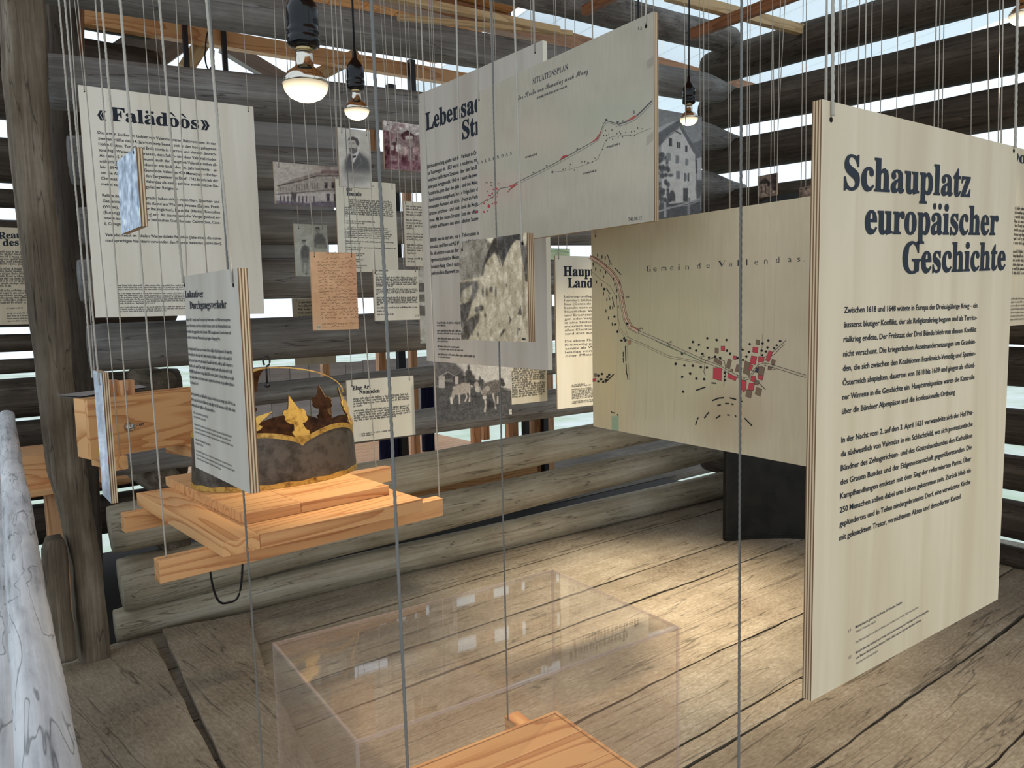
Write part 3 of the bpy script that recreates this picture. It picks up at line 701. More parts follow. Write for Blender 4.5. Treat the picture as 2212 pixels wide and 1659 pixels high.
road = [(-270, 1650), (-190, 1600), (-130, 1570), (-70, 1500), (0, 1490), (60, 1455), (120, 1425), (200, 1385), (300, 1335), (420, 1270), (550, 1195), (640, 1145), (700, 1105), (735, 1040), (752, 985), (775, 962), (820, 973), (875, 990), (920, 978), (1000, 940), (1050, 895), (1100, 845), (1140, 805)]
ink.stroke(road, 5, dk); ink.stroke([(x + 6, y + 14) for x, y in road[4:]], 3, (110, 105, 100))
ink.stroke([(880, 985), (930, 972), (1000, 935), (1050, 890), (1140, 800)], 8, (92, 88, 92))
ink.patch([(640, 1145), (690, 1105), (722, 1060), (735, 1030), (732, 1060), (705, 1110), (675, 1130)], (160, 80, 74)); ink.patch([(930, 965), (1000, 918), (1020, 925), (990, 950)], (168, 92, 84))
ink.patch([(400, 1275), (430, 1240), (480, 1232), (440, 1255)], rd); ink.patch([(60, 1460), (20, 1500), (0, 1480)], (176, 90, 84))
ink.stroke([(340, 1370), (420, 1365), (540, 1335), (640, 1300), (705, 1270), (720, 1230), (745, 1180), (770, 1115), (800, 1095), (850, 1085), (1000, 1075), (1130, 1020)], 3, (132, 126, 116))
ink.stroke([(-10, 1530), (0, 1515), (60, 1470)], 9, (150, 70, 64))
rr = random.Random(4)
for (x, y) in ((430, 1350), (450, 1345), (480, 1330), (490, 1310), (520, 1355), (580, 1290), (600, 1295), (605, 1285), (630, 1295), (665, 1290), (685, 1260), (710, 1265), (720, 1235), (745, 1190), (750, 1165), (770, 1040), (820, 1035), (855, 1010), (880, 1050), (930, 1055), (890, 1065), (975, 1050), (1000, 1045), (1025, 1020), (1060, 1025), (755, 1080), (775, 1080), (795, 1070), (860, 1065), (870, 1095), (905, 1090), (965, 1080), (1000, 1080), (800, 1100), (825, 1110), (775, 1120)):
    ink.blob((x, y), 4, 6, (74, 70, 66))
for (x, y, a, b_) in ((545, 1190, 8, 10), (300, 1320, 8, 6), (195, 1375, 8, 6), (345, 1370, 8, 12), (630, 1297, 7, 10), (865, 972, 12, 7), (775, 955, 14, 9), (905, 965, 9, 6)): ink.blob((x, y), a, b_, (84, 82, 84))
ink.patch([(987, 880), (1000, 878), (1001, 906), (988, 908)], (120, 118, 112))
for i in range(30):
    x = rr.uniform(-275, -90); y = rr.uniform(1500, 1700)
    if abs((y - 1690) + (x + 270) * 0.8) < 70: ink.blob((x, y), rr.uniform(4, 13), rr.uniform(5, 10), (182, 56, 72), rr.uniform(-0.8, 0))
for i in range(12): ink.blob((rr.uniform(-190, -80), rr.uniform(1450, 1560)), 3, 6, (90, 88, 80))
for i in range(8): ink.stroke([(1095, 490 + i * 9 + rr.uniform(-3, 3)), (1150, 452 + i * 9)], 1.5, (150, 146, 138)); ink.stroke([(1095, 1160 - i * 9), (1150, 1110 - i * 9)], 1.5, (160, 156, 146))
ink.done()
Cp.px_line('lettering', 'SITUATIONSPLAN', (1151.5, 182), (1227.5, 150.5), 13, 'serif', 0.0, M['ink2']); Cp.px_line('lettering', 'der Straße von Bonaduz nach Ilanz', (1119, 217), (1271, 157), 12, 'script', 0.0, M['ink2'])
Cp.block('lettering', ['#1'], (1160, 214), (1225, 188), (1160, 214), 5); Cp.px_line('lettering', '12', (1379, 65), (1387.5, 64.3), 7, mat=M['ink2']); Cp.px_line('lettering', '745.00.12', (1358, 478), (1387, 474), 8, mat=M['ink2'])
Cp.px_line('lettering', 'V  A  L  L  E  N  D  A  S', (1031, 356), (1106, 334), 7, 'serif', -0.004, M['ink2'])
for p, q_ in (((1135, 342), (1162, 335)), ((1260, 377), (1290, 370)), ((1311, 320), (1339, 312))): Cp.block('lettering', ['#1'], p, q_, p, 4.5)
Cp.finish(); Cp.cord((1035, 213), (1027, 0), 0.0022, 'cord', True); Cp.cord((1396, 52), (1396, 0), 0.0024, 'cord', True)

# ---------------------------------------------------------------- B: village map
Bp = Panel('map_panel', 'big beige village map lettered Gemeinde Vallendas with red houses, left of the large history panel', 'map', (1277, 497), 2.2, -95.4, (1800, 417), (1277, 920), t=0.016)
pic = Bp.picture(1.9); pic.set(1100, 400, 3.16); pic.fill(206, 192, 160); pic.noise(6, 300, 3); pic.noise(4, 34, 5, sx=2.5, sy=0.25)
pic.ell(1000, 1100, 500, 420, (190, 182, 140), 320, 0.6); pic.ell(760, 560, 220, 120, (178, 172, 140), 180, 0.45); pic.ell(660, 1300, 110, 450, (218, 190, 134), 120, 0.6); pic.ell(760, 400, 420, 90, (190, 178, 140), 140, 0.35)
pic.ell(1520, 1560, 200, 160, (172, 146, 112), 120, 0.6); pic.ell(1850, 900, 300, 700, (206, 188, 162), 200, 0.5); pic.ell(1560, 1620, 90, 120, (196, 178, 146), 60, 0.7)
pic.ell(820, 900, 60, 240, (186, 178, 140), 80, 0.5)
for x in (760, 890, 970, 1160, 1450, 1750, 1830): pic.stroke([(x, 330), (x - 20 + (x % 30), 900), (x - 40, 1600)], 6, (178, 160, 128), 0.28)
pic.rect(700, 1575, 748, 1700, (148, 172, 140), None, 0.85); pic.done()
ink = Ink(Bp, 1100, 400, 3.16); dk = (58, 52, 48)
rd1 = [(555, 490), (600, 515), (660, 560), (710, 610), (745, 670), (765, 750), (778, 830), (795, 910), (830, 970), (885, 1000)]
ink.stroke(rd1, 26, (168, 104, 84)); ink.stroke([(x, y + 2) for x, y in rd1], 15, (216, 188, 162)); ink.stroke([(x - 14, y + 10) for x, y in rd1], 3, dk); ink.stroke([(x + 14, y - 8) for x, y in rd1], 4, (110, 62, 50))
rd2 = [(880, 1000), (1000, 1050), (1100, 1095), (1200, 1140), (1320, 1195), (1440, 1240), (1500, 1275), (1560, 1305), (1605, 1325), (1640, 1315), (1670, 1270), (1700, 1235), (1750, 1222), (1800, 1235), (2025, 1305)]
ink.stroke(rd2, 20, (196, 182, 152)); ink.stroke([(x, y - 9) for x, y in rd2], 3, dk); ink.stroke([(x, y + 9) for x, y in rd2], 3, dk)
ink.stroke([(1000, 1062), (1100, 1108), (1200, 1150), (1320, 1205)], 6, (110, 128, 92))
ink.stroke([(555, 580), (620, 640), (690, 690), (735, 770), (740, 880), (760, 980), (810, 1040), (900, 1075), (1090, 1165), (1350, 1215)], 3, (120, 104, 88)); ink.stroke([(740, 890), (748, 985), (800, 1050), (900, 1088), (1090, 1178), (1340, 1222)], 2.5, (120, 104, 88))
ink.stroke([(1720, 1190), (1800, 1140), (1895, 1055)], 3, dk); ink.stroke([(1735, 1200), (1810, 1155), (1880, 1085)], 3, dk); ink.stroke([(1700, 1230), (1728, 1100), (1730, 1015)], 2.5, (120, 110, 96)); ink.stroke([(1655, 1300), (1750, 1395)], 5, dk); ink.stroke([(1330, 1275), (1340, 1200), (1400, 1175), (1470, 1200), (1480, 1260), (1465, 1370)], 4, (70, 62, 58)); ink.stroke([(1330, 1275), (1340, 1300)], 4, dk)
red = (196, 74, 82); br = (128, 108, 88)
houses = [([(1395, 1245), (1450, 1250), (1448, 1335), (1393, 1320)], red), ([(1400, 1180), (1452, 1205), (1450, 1228), (1398, 1205)], br), ([(1495, 1185), (1520, 1195), (1505, 1255), (1482, 1245)], br), ([(1447, 1100), (1473, 1100), (1473, 1130), (1448, 1128)], red), ([(1407, 1112), (1430, 1115), (1428, 1148), (1406, 1145)], br), ([(1530, 1165), (1553, 1168), (1550, 1190), (1529, 1187)], red),
 ([(1495, 1285), (1555, 1310), (1545, 1335), (1492, 1312)], red), ([(1578, 1325), (1620, 1340), (1615, 1400), (1600, 1412), (1578, 1375)], red), ([(1612, 1200), (1650, 1215), (1640, 1300), (1598, 1280)], br), ([(1655, 1165), (1692, 1172), (1680, 1225), (1645, 1215)], red), ([(1645, 1225), (1665, 1230), (1655, 1265), (1635, 1260)], red), ([(1665, 1105), (1700, 1110), (1695, 1145), (1663, 1138)], red), ([(1688, 1055), (1712, 1060), (1708, 1090), (1685, 1085)], br), ([(1705, 1170), (1742, 1175), (1735, 1210), (1700, 1205)], red),
 ([(1775, 1130), (1798, 1140), (1775, 1205), (1752, 1195)], red), ([(1795, 1190), (1818, 1195), (1812, 1225), (1790, 1220)], br), ([(1705, 1240), (1745, 1245), (1732, 1325), (1702, 1300)], br), ([(1705, 1295), (1733, 1300), (1728, 1330), (1700, 1322)], red), ([(1655, 1300), (1683, 1308), (1675, 1345), (1650, 1335)], red), ([(1685, 1330), (1708, 1338), (1700, 1365), (1675, 1358)], br), ([(1640, 1350), (1675, 1355), (1668, 1400), (1632, 1395)], red), ([(1690, 1380), (1725, 1392), (1715, 1440), (1680, 1425)], br), ([(1625, 1395), (1660, 1405), (1650, 1452), (1615, 1440)], br), ([(1685, 1245), (1705, 1245), (1700, 1280), (1680, 1275)], (62, 66, 80)), ([(1770, 1240), (1795, 1245), (1790, 1262), (1768, 1258)], br),
 ([(812, 1062), (830, 1062), (830, 1085), (812, 1085)], (176, 138, 96)), ([(572, 1322), (592, 1318), (594, 1338), (572, 1340)], red), ([(583, 1285), (598, 1285), (598, 1305), (583, 1305)], br), ([(1515, 1255), (1530, 1258), (1526, 1270), (1512, 1266)], br), ([(1555, 1225), (1575, 1230), (1565, 1275), (1545, 1268)], br)]
for pts, c_ in houses:
    ink.stroke(pts + pts[:1], 4, (84, 60, 54)); ink.patch(pts, c_)
for (x, y) in ((605, 480), (635, 490), (657, 498), (575, 540), (592, 572), (622, 582), (660, 595), (645, 625), (712, 640), (597, 660), (632, 680), (722, 680), (735, 720), (735, 765), (668, 780), (690, 835), (708, 835), (745, 830), (662, 860), (680, 905), (705, 950), (645, 740)): ink.blob((x, y), 4, 14, (66, 68, 58))
for pts in ([(670, 470), (690, 525)], [(722, 565), (765, 610)], [(665, 705), (690, 740)], [(680, 755), (690, 785)], [(705, 765), (718, 830)]): ink.stroke(pts, 7, (40, 46, 46))
for (x, y) in ((650, 710), (720, 898), (725, 950), (740, 1000), (768, 1060), (785, 1045), (795, 1060), (808, 945), (1255, 1070), (1297, 1090), (1355, 1045), (1418, 1057), (1485, 1058), (1235, 1112), (1278, 1130), (1355, 1110), (1320, 1150), (1488, 1130), (1510, 1150), (1408, 1170), (1440, 1178), (1365, 1175), (1595, 1122), (1638, 1138), (1643, 1085), (1598, 1192), (1620, 1170), (1730, 1080), (1770, 1060), (1765, 1108), (1725, 1130), (1755, 1135), (1730, 1160), (1810, 1112), (1828, 1093), (1852, 1065), (1138, 1220), (1198, 1230), (1255, 1232), (1312, 1242), (1350, 1245), (1238, 1285), (1183, 1308), (1280, 1320), (1332, 1322), (1182, 1150), (1578, 1215), (1560, 1180), (1582, 1250), (1580, 1285), (1474, 1280), (1474, 1305), (1475, 1330), (1188, 1410), (610, 1300), (630, 1325), (635, 1290), (660, 1330), (672, 1310), (685, 1295), (610, 1340), (645, 1342)): ink.blob((x, y), 9, 9, (38, 40, 40))
for pts in ([(795, 1100), (798, 1200)], [(800, 1220), (803, 1290)], [(808, 1290), (812, 1325)], [(780, 1140), (782, 1170)], [(780, 1180), (783, 1210)], [(1280, 1400), (1340, 1378)], [(1385, 1350), (1412, 1352)], [(1390, 1470), (1435, 1452)], [(1440, 1452), (1465, 1450)], [(1510, 1452), (1550, 1462)], [(1575, 1470), (1592, 1476)], [(1425, 1503), (1445, 1498)], [(1478, 1490), (1500, 1490)], [(1522, 1494), (1530, 1496)], [(1275, 1635), (1282, 1610)], [(1285, 1600), (1292, 1588)], [(1335, 1588), (1345, 1575)], [(1348, 1568), (1365, 1550)], [(1415, 1590), (1442, 1572)], [(1492, 1568), (1505, 1570)], [(1545, 1572), (1550, 1578)], [(1610, 1592), (1658, 1640)], [(700, 1545), (705, 1555)], [(715, 1552), (722, 1556)], [(740, 1565), (745, 1572)], [(660, 1345), (715, 1290)]): ink.stroke(pts, 9, (40, 40, 40))
ink.stroke([(805, 1060), (812, 1200), (825, 1330)], 2, (130, 116, 96)); ink.stroke([(795, 960), (805, 1010), (825, 1050)], 2, (120, 104, 88))
for (x, y) in ((668, 562), (758, 670), (782, 772), (886, 1000), (1090, 1088), (1315, 1180)): ink.stroke([(x - 5, y - 14), (x + 3, y + 8)], 4, dk)
ink.done()
for ch, x, y in zip('GemeindeVallendas.', (940, 985, 1040, 1100, 1155, 1205, 1283, 1347, 1425, 1502, 1560, 1618, 1675, 1742, 1822, 1905, 1965, 2012), (592, 589, 586, 583, 580, 577, 571, 566, 558, 556, 552, 548, 544, 537, 530, 525, 523, 521)):
    wd = {'G': 30, 'm': 34, 'V': 54, 'i': 10, 'l': 9, '.': 8}.get(ch, 23)
    Bp.px_line('lettering', ch, (1100 + x / 3.16, 400 + y / 3.16), (1100 + (x + wd) / 3.16, 400 + (y - wd * 0.06) / 3.16), 14, 'serif' if ch in 'GV' else 'sans', -0.008, M['ink2'])
for (x, y) in ((680, 545), (798, 768), (890, 982), (1092, 1075), (1318, 1172), (1800, 1262)): Bp.block('lettering', ['#1'], (1100 + x / 3.16, 400 + y / 3.16), (1100 + (x + 22) / 3.16, 400 + y / 3.16), (1100 + x / 3.16, 400 + y / 3.16), 4)
Bp.finish(); Bp.cord((1287, 507), (1279, 0), 0.002)
Bp.cord((1786, 428), (1786, 0), 0.002)

# ---------------------------------------------------------------- E: rock face photograph
E_ = Panel('photo_panel', 'sepia photograph of a steep rock face numbered M4, hanging before the Lebensa… panel', 'photograph', (991, 524), 1.9, -90, (1138, 503), (992, 734), t=0.02, face='ply_shaded')
p = E_.picture(1.2); p.set(980, 480, 5.925); lt = (204, 188, 158); dk = (88, 80, 72)
p.fill(*lt); p.poly([(60, 240), (410, 205), (490, 280), (430, 420), (380, 560), (330, 700), (70, 760)], (150, 140, 124), 14); p.poly([(410, 205), (530, 190), (500, 275), (460, 260)], (220, 206, 178), 6)
p.poly([(520, 205), (560, 190), (575, 400), (600, 560), (560, 430), (520, 390), (440, 480), (400, 560), (380, 680), (350, 690), (370, 560), (430, 400), (480, 280)], dk, 12)
p.poly([(560, 185), (870, 145), (885, 240), (800, 225), (740, 300), (690, 400), (650, 500), (625, 570), (600, 480), (570, 390)], (84, 78, 72), 8)
p.poly([(850, 250), (890, 240), (930, 300), (945, 160), (960, 160), (945, 760), (920, 760), (900, 560), (880, 500)], (100, 92, 82), 8); p.poly([(895, 250), (930, 160), (945, 170), (915, 330)], (196, 182, 154), 6)
p.poly([(65, 770), (310, 750), (320, 850), (280, 960), (150, 1130), (70, 950)], (110, 102, 92), 16); p.poly([(110, 880), (240, 800), (230, 900), (160, 1110), (90, 980)], (190, 176, 150), 14)
p.poly([(65, 1060), (230, 1010), (210, 1130), (180, 1230), (65, 1400)], (92, 84, 76), 10); p.poly([(130, 1280), (330, 1150), (330, 1260), (260, 1380), (180, 1500), (70, 1510)], (104, 96, 84), 14)
p.poly([(600, 1470), (670, 1370), (640, 1370), (600, 1430)], dk, 8); p.poly([(700, 1160), (740, 1250), (710, 1310), (720, 1240)], dk, 8); p.poly([(820, 1180), (860, 1060), (875, 1190)], (84, 76, 66), 8); p.poly([(880, 500), (910, 700), (930, 1200), (890, 1230), (875, 900)], (166, 150, 122), 10)
for (x, y, a, b_) in ((375, 880, 14, 60), (425, 900, 12, 60), (480, 860, 22, 40), (540, 900, 14, 60), (350, 1100, 34, 40), (405, 1190, 12, 24), (300, 1120, 30, 40), (310, 1430, 8, 24), (235, 1430, 8, 20), (680, 810, 6, 16), (440, 540, 8, 10), (820, 1400, 10, 40), (840, 1370, 16, 16)): p.ell(x, y, a, b_, dk, 8, 0.8)
p.noise(26, 60, 3, sx=1.6, sy=0.6); p.noise(14, 14, 9); p.rect(865, 1435, 940, 1560, (214, 198, 166)); p.done()
E_.px_line('lettering', 'M4', (1128, 735), (1136, 735.5), 6, off=0.02); E_.finish(); E_.cord((998.5, 536), (985, 0), 0.0022, 'cord', True); E_.cord((1129, 522), (1110, 0), 0.0022, 'cord', True)

# ---------------------------------------------------------------- G: Lukrativer Durchgangsverkehr
G = Panel('text_panel', 'narrow pale panel headed Lukrativer Durchgangsverkehr, in front of the gilded crown', 'information panel', (396, 597), 1.6, -89.3, (513, 585), (412, 1004), face='ply_shaded')
G.px_line('heading', 'Lukrativer', (401, 643), (440, 642), 16, 'serif', 0.002); G.px_line('heading', 'Durchgangsverkehr', (411, 667), (490, 666), 17, 'serif', 0.002)
G.block('body_text', ['Nach 1811 wurde der Grossteil der Personen- und Warentransporte', 'unter Reichenau und Ilanz auf der Strasse durch die Rheinschlucht ab-', 'wickelt, die gegenüber der bereits 1842 ausgebauten Landstrasse auf', '~anderen Seite des Rheins eine geringere Steigung hat.', '', '#1', '#0.98', '#1', '#0.97', '#1', '#1', '#0.2', '', '#1', '#1', '#0.55'], (403, 694), (498, 694), (412, 876), 6.6, 'sans', 0.012)
G.block('footnotes', ['#0.36,0,1.2', '#0.3', '', '#0.88', '#0.86', '#0.9', '', '#0.38,0,1.2', '#0.2', '', '#0.84', '#0.9', '#0.6'], (419, 893), (512, 928), (424, 990), 4, seed=3); G.finish()
G.cord((398, 611), (344, 0), 0.0024, 'cord', True); G.cord((504, 610), (446, 0), 0.0024, 'cord', True)

# ---------------------------------------------------------------- small panels
H_ = Panel('picture_panel', 'small blue-lit marbled picture board hanging before the «Falädòòs» panel', 'picture', (252, 350), 1.55, -90, (293, 311), (248, 512), t=0.012, face='ply_white')
p = H_.picture(1.0); p.set(0, 0, 1); p.fill(188, 200, 214); p.noise(38, 9, 3, sx=1.8, sy=0.45); p.noise(22, 4, 8, sx=2, sy=0.4); p.done(); H_.finish(); H_.cord((253, 358), (219, 0), 0.0022, 'cord', True); H_.cord((289, 324), (260, 0), 0.0022, 'cord', True)  # bluish fill paints the daylight reflected on the face
I_ = Panel('picture_panel', 'narrow blue-lit picture board seen almost edge on, before the wooden start box', 'picture', (201, 800), 2.1, -91, (220, 812), (209, 1055), t=0.016, face='ply_white')
p = I_.picture(1.0); p.set(0, 0, 1); p.fill(196, 204, 214); p.noise(26, 16, 3, sx=2, sy=0.3); p.noise(12, 5, 8); p.done(); I_.finish(); I_.cord((202, 816), (127, 0), 0.0024, 'cord', True); I_.cord((216, 826), (140, 0), 0.0024, 'cord', True)  # bluish fill stands for the blue daylight on this face

J = Panel('photo_panel', 'wide sepia photograph of a long arcaded town building, partly behind the portrait', 'photograph', (590, 349), 3.3, -4, (744, 361), (600, 441), t=0.008, face='ply_white')
p = J.picture(1.1); p.set(580, 240, 6.506); p.fill(196, 188, 176); p.ell(820, 800, 130, 70, (150, 128, 122), 60, 0.7)
p.poly([(130, 1050), (450, 960), (660, 870), (760, 840), (1100, 835), (1100, 1290), (130, 1290)], (176, 166, 156), 6); p.poly([(130, 1050), (400, 940), (660, 870), (1100, 830), (1100, 905), (680, 915), (430, 985)], (150, 136, 128), 6); p.stroke([(130, 1052), (430, 985), (680, 912), (1100, 912)], 12, (66, 58, 56))
p.poly([(1000, 830), (760, 840), (720, 870), (1000, 880)], (134, 112, 108), 10)
for i in range(9): x = 390 + i * 36; p.rect(x, 1030 - i * 3, x + 14, 1120 - i * 3, (120, 110, 104), 5, 0.8)
for i in range(5): x = 160 + i * 40; p.rect(x, 1070, x + 14, 1130, (140, 130, 122), 5, 0.7)
for x in (785, 885, 985, 1060): p.rect(x, 1000, x + 46, 1085, (98, 90, 88), 5); p.rect(x + 14, 1040, x + 30, 1080, (50, 46, 46), 4)
p.stroke([(100, 1170), (600, 1130), (850, 1108), (1100, 1115)], 12, (112, 104, 104)); p.poly([(100, 1185), (600, 1150), (1100, 1130), (1100, 1290), (100, 1290)], (196, 188, 182), 6)
for i in range(10): x = 160 + i * 52; p.rect(x, 1195, x + 18, 1285, (96, 88, 92), 6)
for x in (820, 920, 1020, 1075): p.rect(x, 1185, x + 38, 1270, (78, 72, 76), 6); p.ell(x + 19, 1182, 26, 24, (90, 84, 88), 6)
p.poly([(310, 1140), (400, 1150), (370, 1280), (350, 1280)], (92, 84, 86), 8); p.poly([(100, 1260), (560, 1290), (700, 1270), (1100, 1270), (1100, 1380), (100, 1340)], (112, 104, 112), 12); p.noise(14, 30, 4); p.noise(9, 9, 6)
p.rect(1030, 1295, 1100, 1362, (210, 204, 190)); p.done(); J.px_line('lettering', '36', (741.5, 446), (747, 446), 4.5); J.finish(); J.cord((602, 359), (592, 0), 0.0016); J.cord((729, 371), (715, 0), 0.0016)

K = Panel('photo_panel', 'oval-faded portrait photograph of a bearded man in a dark jacket and bow tie', 'photograph', (729, 275), 3.15, -4, (799, 281), (739, 403), t=0.008, face='ply_white')
p = K.picture(0.9); p.set(580, 240, 6.506); p.fill(206, 203, 192); p.noise(10, 90, 4)
p.ell(1260, 800, 190, 200, (120, 118, 116), 60, 0.8); p.poly([(1130, 600), (1275, 580), (1400, 690), (1440, 860), (1380, 900), (1180, 860), (1080, 860), (1080, 700)], (98, 97, 97), 22); p.poly([(1080, 850), (1440, 850), (1420, 960), (1120, 960)], (170, 168, 160), 60, 0.9)
p.poly([(1150, 590), (1180, 560), (1265, 560), (1270, 590), (1195, 730)], (214, 212, 206), 5); p.poly([(1180, 628), (1232, 622), (1225, 650), (1170, 670)], (60, 60, 62), 4); p.poly([(1190, 660), (1210, 655), (1195, 725), (1165, 690)], (222, 220, 214), 4)
p.ell(1185, 480, 68, 105, (190, 184, 174), 8, 1, 0.1); p.poly([(1112, 420), (1130, 370), (1190, 358), (1250, 385), (1275, 450), (1262, 490), (1235, 470), (1215, 410), (1130, 405)], (88, 84, 82), 7); p.poly([(1135, 545), (1175, 520), (1215, 535), (1240, 500), (1245, 570), (1200, 605), (1150, 590)], (112, 108, 104), 7); p.stroke([(1140, 530), (1165, 518), (1200, 530)], 14, (84, 80, 78))
p.stroke([(1125, 462), (1150, 458)], 7, (110, 104, 100)); p.stroke([(1175, 460), (1205, 458)], 7, (110, 104, 100)); p.stroke([(1158, 470), (1150, 510)], 5, (160, 152, 144)); p.stroke([(1130, 449), (1150, 446)], 4, (104, 98, 94)); p.stroke([(1175, 447), (1208, 446)], 4, (104, 98, 94))
p.stroke([(1270, 610), (1310, 720), (1200, 840)], 6, (140, 138, 136)); p.stroke([(1140, 620), (1180, 760)], 6, (70, 70, 72)); p.noise(5, 10, 4); p.done()
K.px_line('lettering', '23', (800, 404), (806.5, 404.5), 4.5); K.finish(); K.cord((738, 285), (724, 0), 0.0016); K.cord((791, 291), (775, 0), 0.0016)

L_ = Panel('photo_panel', 'purplish photograph of cows before a timber farmhouse, left of the Lebensa… panel', 'photograph', (828, 260), 3.6, -4, (928, 267), (835, 365), t=0.012, face='ply_white')
p = L_.picture(1.1); p.set(580, 240, 6.506); p.fill(150, 128, 126); p.poly([(1615, 120), (2300, 160), (2300, 300), (2050, 350), (1950, 275), (1850, 330), (1610, 260)], (214, 206, 200), 8); p.poly([(1610, 260), (1720, 300), (1780, 380), (1620, 480)], (128, 92, 98), 14)
p.poly([(1860, 320), (1950, 268), (2050, 340), (2040, 400), (1880, 400)], (92, 58, 62), 5); p.rect(1920, 350, 2030, 400, (196, 186, 178), 5)
for (x, y) in ((1760, 230), (1800, 190), (1850, 200), (1820, 260), (1780, 300), (1890, 210), (1830, 330), (1740, 260)): p.ell(x, y, 26, 28, (130, 98, 98), 12, 0.7)
p.rect(1800, 300, 1815, 440, (88, 60, 60), 4); p.poly([(1610, 500), (1700, 450), (1720, 760), (1640, 800)], (96, 52, 60), 14)
p.ell(1915, 570, 70, 70, (196, 172, 166), 8); p.ell(1760, 560, 60, 70, (112, 70, 76), 10); p.ell(1830, 520, 42, 60, (206, 196, 190), 8); p.rect(1870, 620, 1960, 760, (100, 62, 68), 10); p.rect(1790, 600, 1860, 740, (150, 116, 116), 10); p.ell(2080, 560, 50, 70, (176, 150, 146), 8); p.rect(2060, 620, 2095, 700, (110, 76, 78), 6); p.ell(1770, 460, 30, 26, (66, 40, 44), 6); p.ell(1740, 520, 26, 36, (212, 204, 198), 6)
p.poly([(1650, 690), (2300, 700), (2300, 830), (1650, 815)], (138, 92, 104), 24, 0.8); p.noise(34, 40, 7); p.noise(18, 12, 3); p.done(); L_.finish(); L_.cord((837.5, 268), (821, 0), 0.0016)
L_.cord((920, 275), (909, 0), 0.0016)

Mp = Panel('text_panel', 'white text panel ending in der Fremde, hanging below the portrait of the bearded man', 'information panel', (724, 386), 3.45, -4, (854, 397.5), (737, 587), t=0.008, face='ply_white')
Mp.px_line('heading', 'der', (748, 412), (761.5, 413), 9, 'serif', 0.016); Mp.px_line('heading', 'Fremde', (748.5, 422.5), (781, 423.5), 9, 'serif', 0.016)
Mp.block('body_text', ['#0.85,0.12', '#0.86,0.12', '#0.86,0.12', '#0.86,0.12', '#1', '#1', '#0.98', '#1', '#0.06'], (742, 432), (848, 432), (742, 467), 4.2, seed=5)
Mp.block('footnotes', ['#0.6', '#0.4', '', '#0.8,0.05', '#0.92', '#0.86', '#0.94', '#0.9', '#0.86', '', '#0.96', '#0.3', '', '#1', '#0.3', '', '#0.3,0.08', '#0.24,0.08', '', '#0.34', '#0.28', '', '#0.4', '#0.3'], (743, 478), (852, 478), (749, 579), 3, seed=6); Mp.finish(); Mp.cord((847, 407), (829, 0), 0.0016); Mp.cord((733, 396), (716, 0), 0.0016)

Np = Panel('text_panel', 'bluish white text sheet beside the edge of the Lebensa… panel', 'information panel', (871, 434), 3.8, -4, (960, 428), (881, 575), t=0.006, face='ply_white')
Np.block('body_text', ['#0.8', '#0.86', '#0.8', '#0.9', '', '#0.9', '#0.86', '#0.9', '#0.2', '', '#0.9', '#0.88', '#0.6', '', '#0.9', '#0.9', '#0.9', '#0.24', '', '#0.8', '#0.2'], (876, 447), (952, 445), (885, 566), 4, seed=7); Np.finish(); Np.cord((876, 438), (862, 0), 0.0016); Np.cord((945, 436), (930, 0), 0.0016)

O_ = Panel('photo_panel', 'pale portrait photograph of two boys, half behind the handwritten letter', 'photograph', (634, 483), 3.6, -4, (706, 484), (646, 597), t=0.008, face='ply_white')
p = O_.picture(0.9); p.set(550, 400, 3.687); p.fill(186, 186, 174); p.noise(10, 60, 3)
p.ell(500, 355, 17, 22, (150, 148, 140), 5); p.poly([(480, 350), (485, 335), (515, 335), (520, 352), (500, 345)], (88, 88, 86), 3); p.poly([(480, 400), (500, 380), (540, 390), (565, 430), (575, 500), (480, 500), (470, 440)], (116, 116, 112), 10); p.rect(490, 470, 570, 500, (150, 150, 142), 6)
p.ell(392, 455, 15, 19, (160, 158, 148), 5); p.poly([(374, 450), (380, 434), (404, 434), (410, 452), (390, 446)], (92, 92, 88), 3); p.poly([(375, 490), (400, 475), (430, 490), (440, 540), (430, 590), (370, 590), (365, 530)], (108, 108, 104), 8); p.poly([(375, 580), (430, 580), (430, 700), (405, 712), (408, 620), (395, 620), (390, 700), (375, 690)], (130, 130, 122), 6); p.ell(412, 706, 12, 6, (70, 70, 68), 3); p.poly([(320, 640), (580, 600), (590, 720), (320, 720)], (176, 176, 164), 30, 0.5); p.noise(8, 16, 5); p.done(); O_.finish(); O_.cord((645, 492), (611, 0), 0.0016); O_.cord((696, 493), (669, 0), 0.0016)

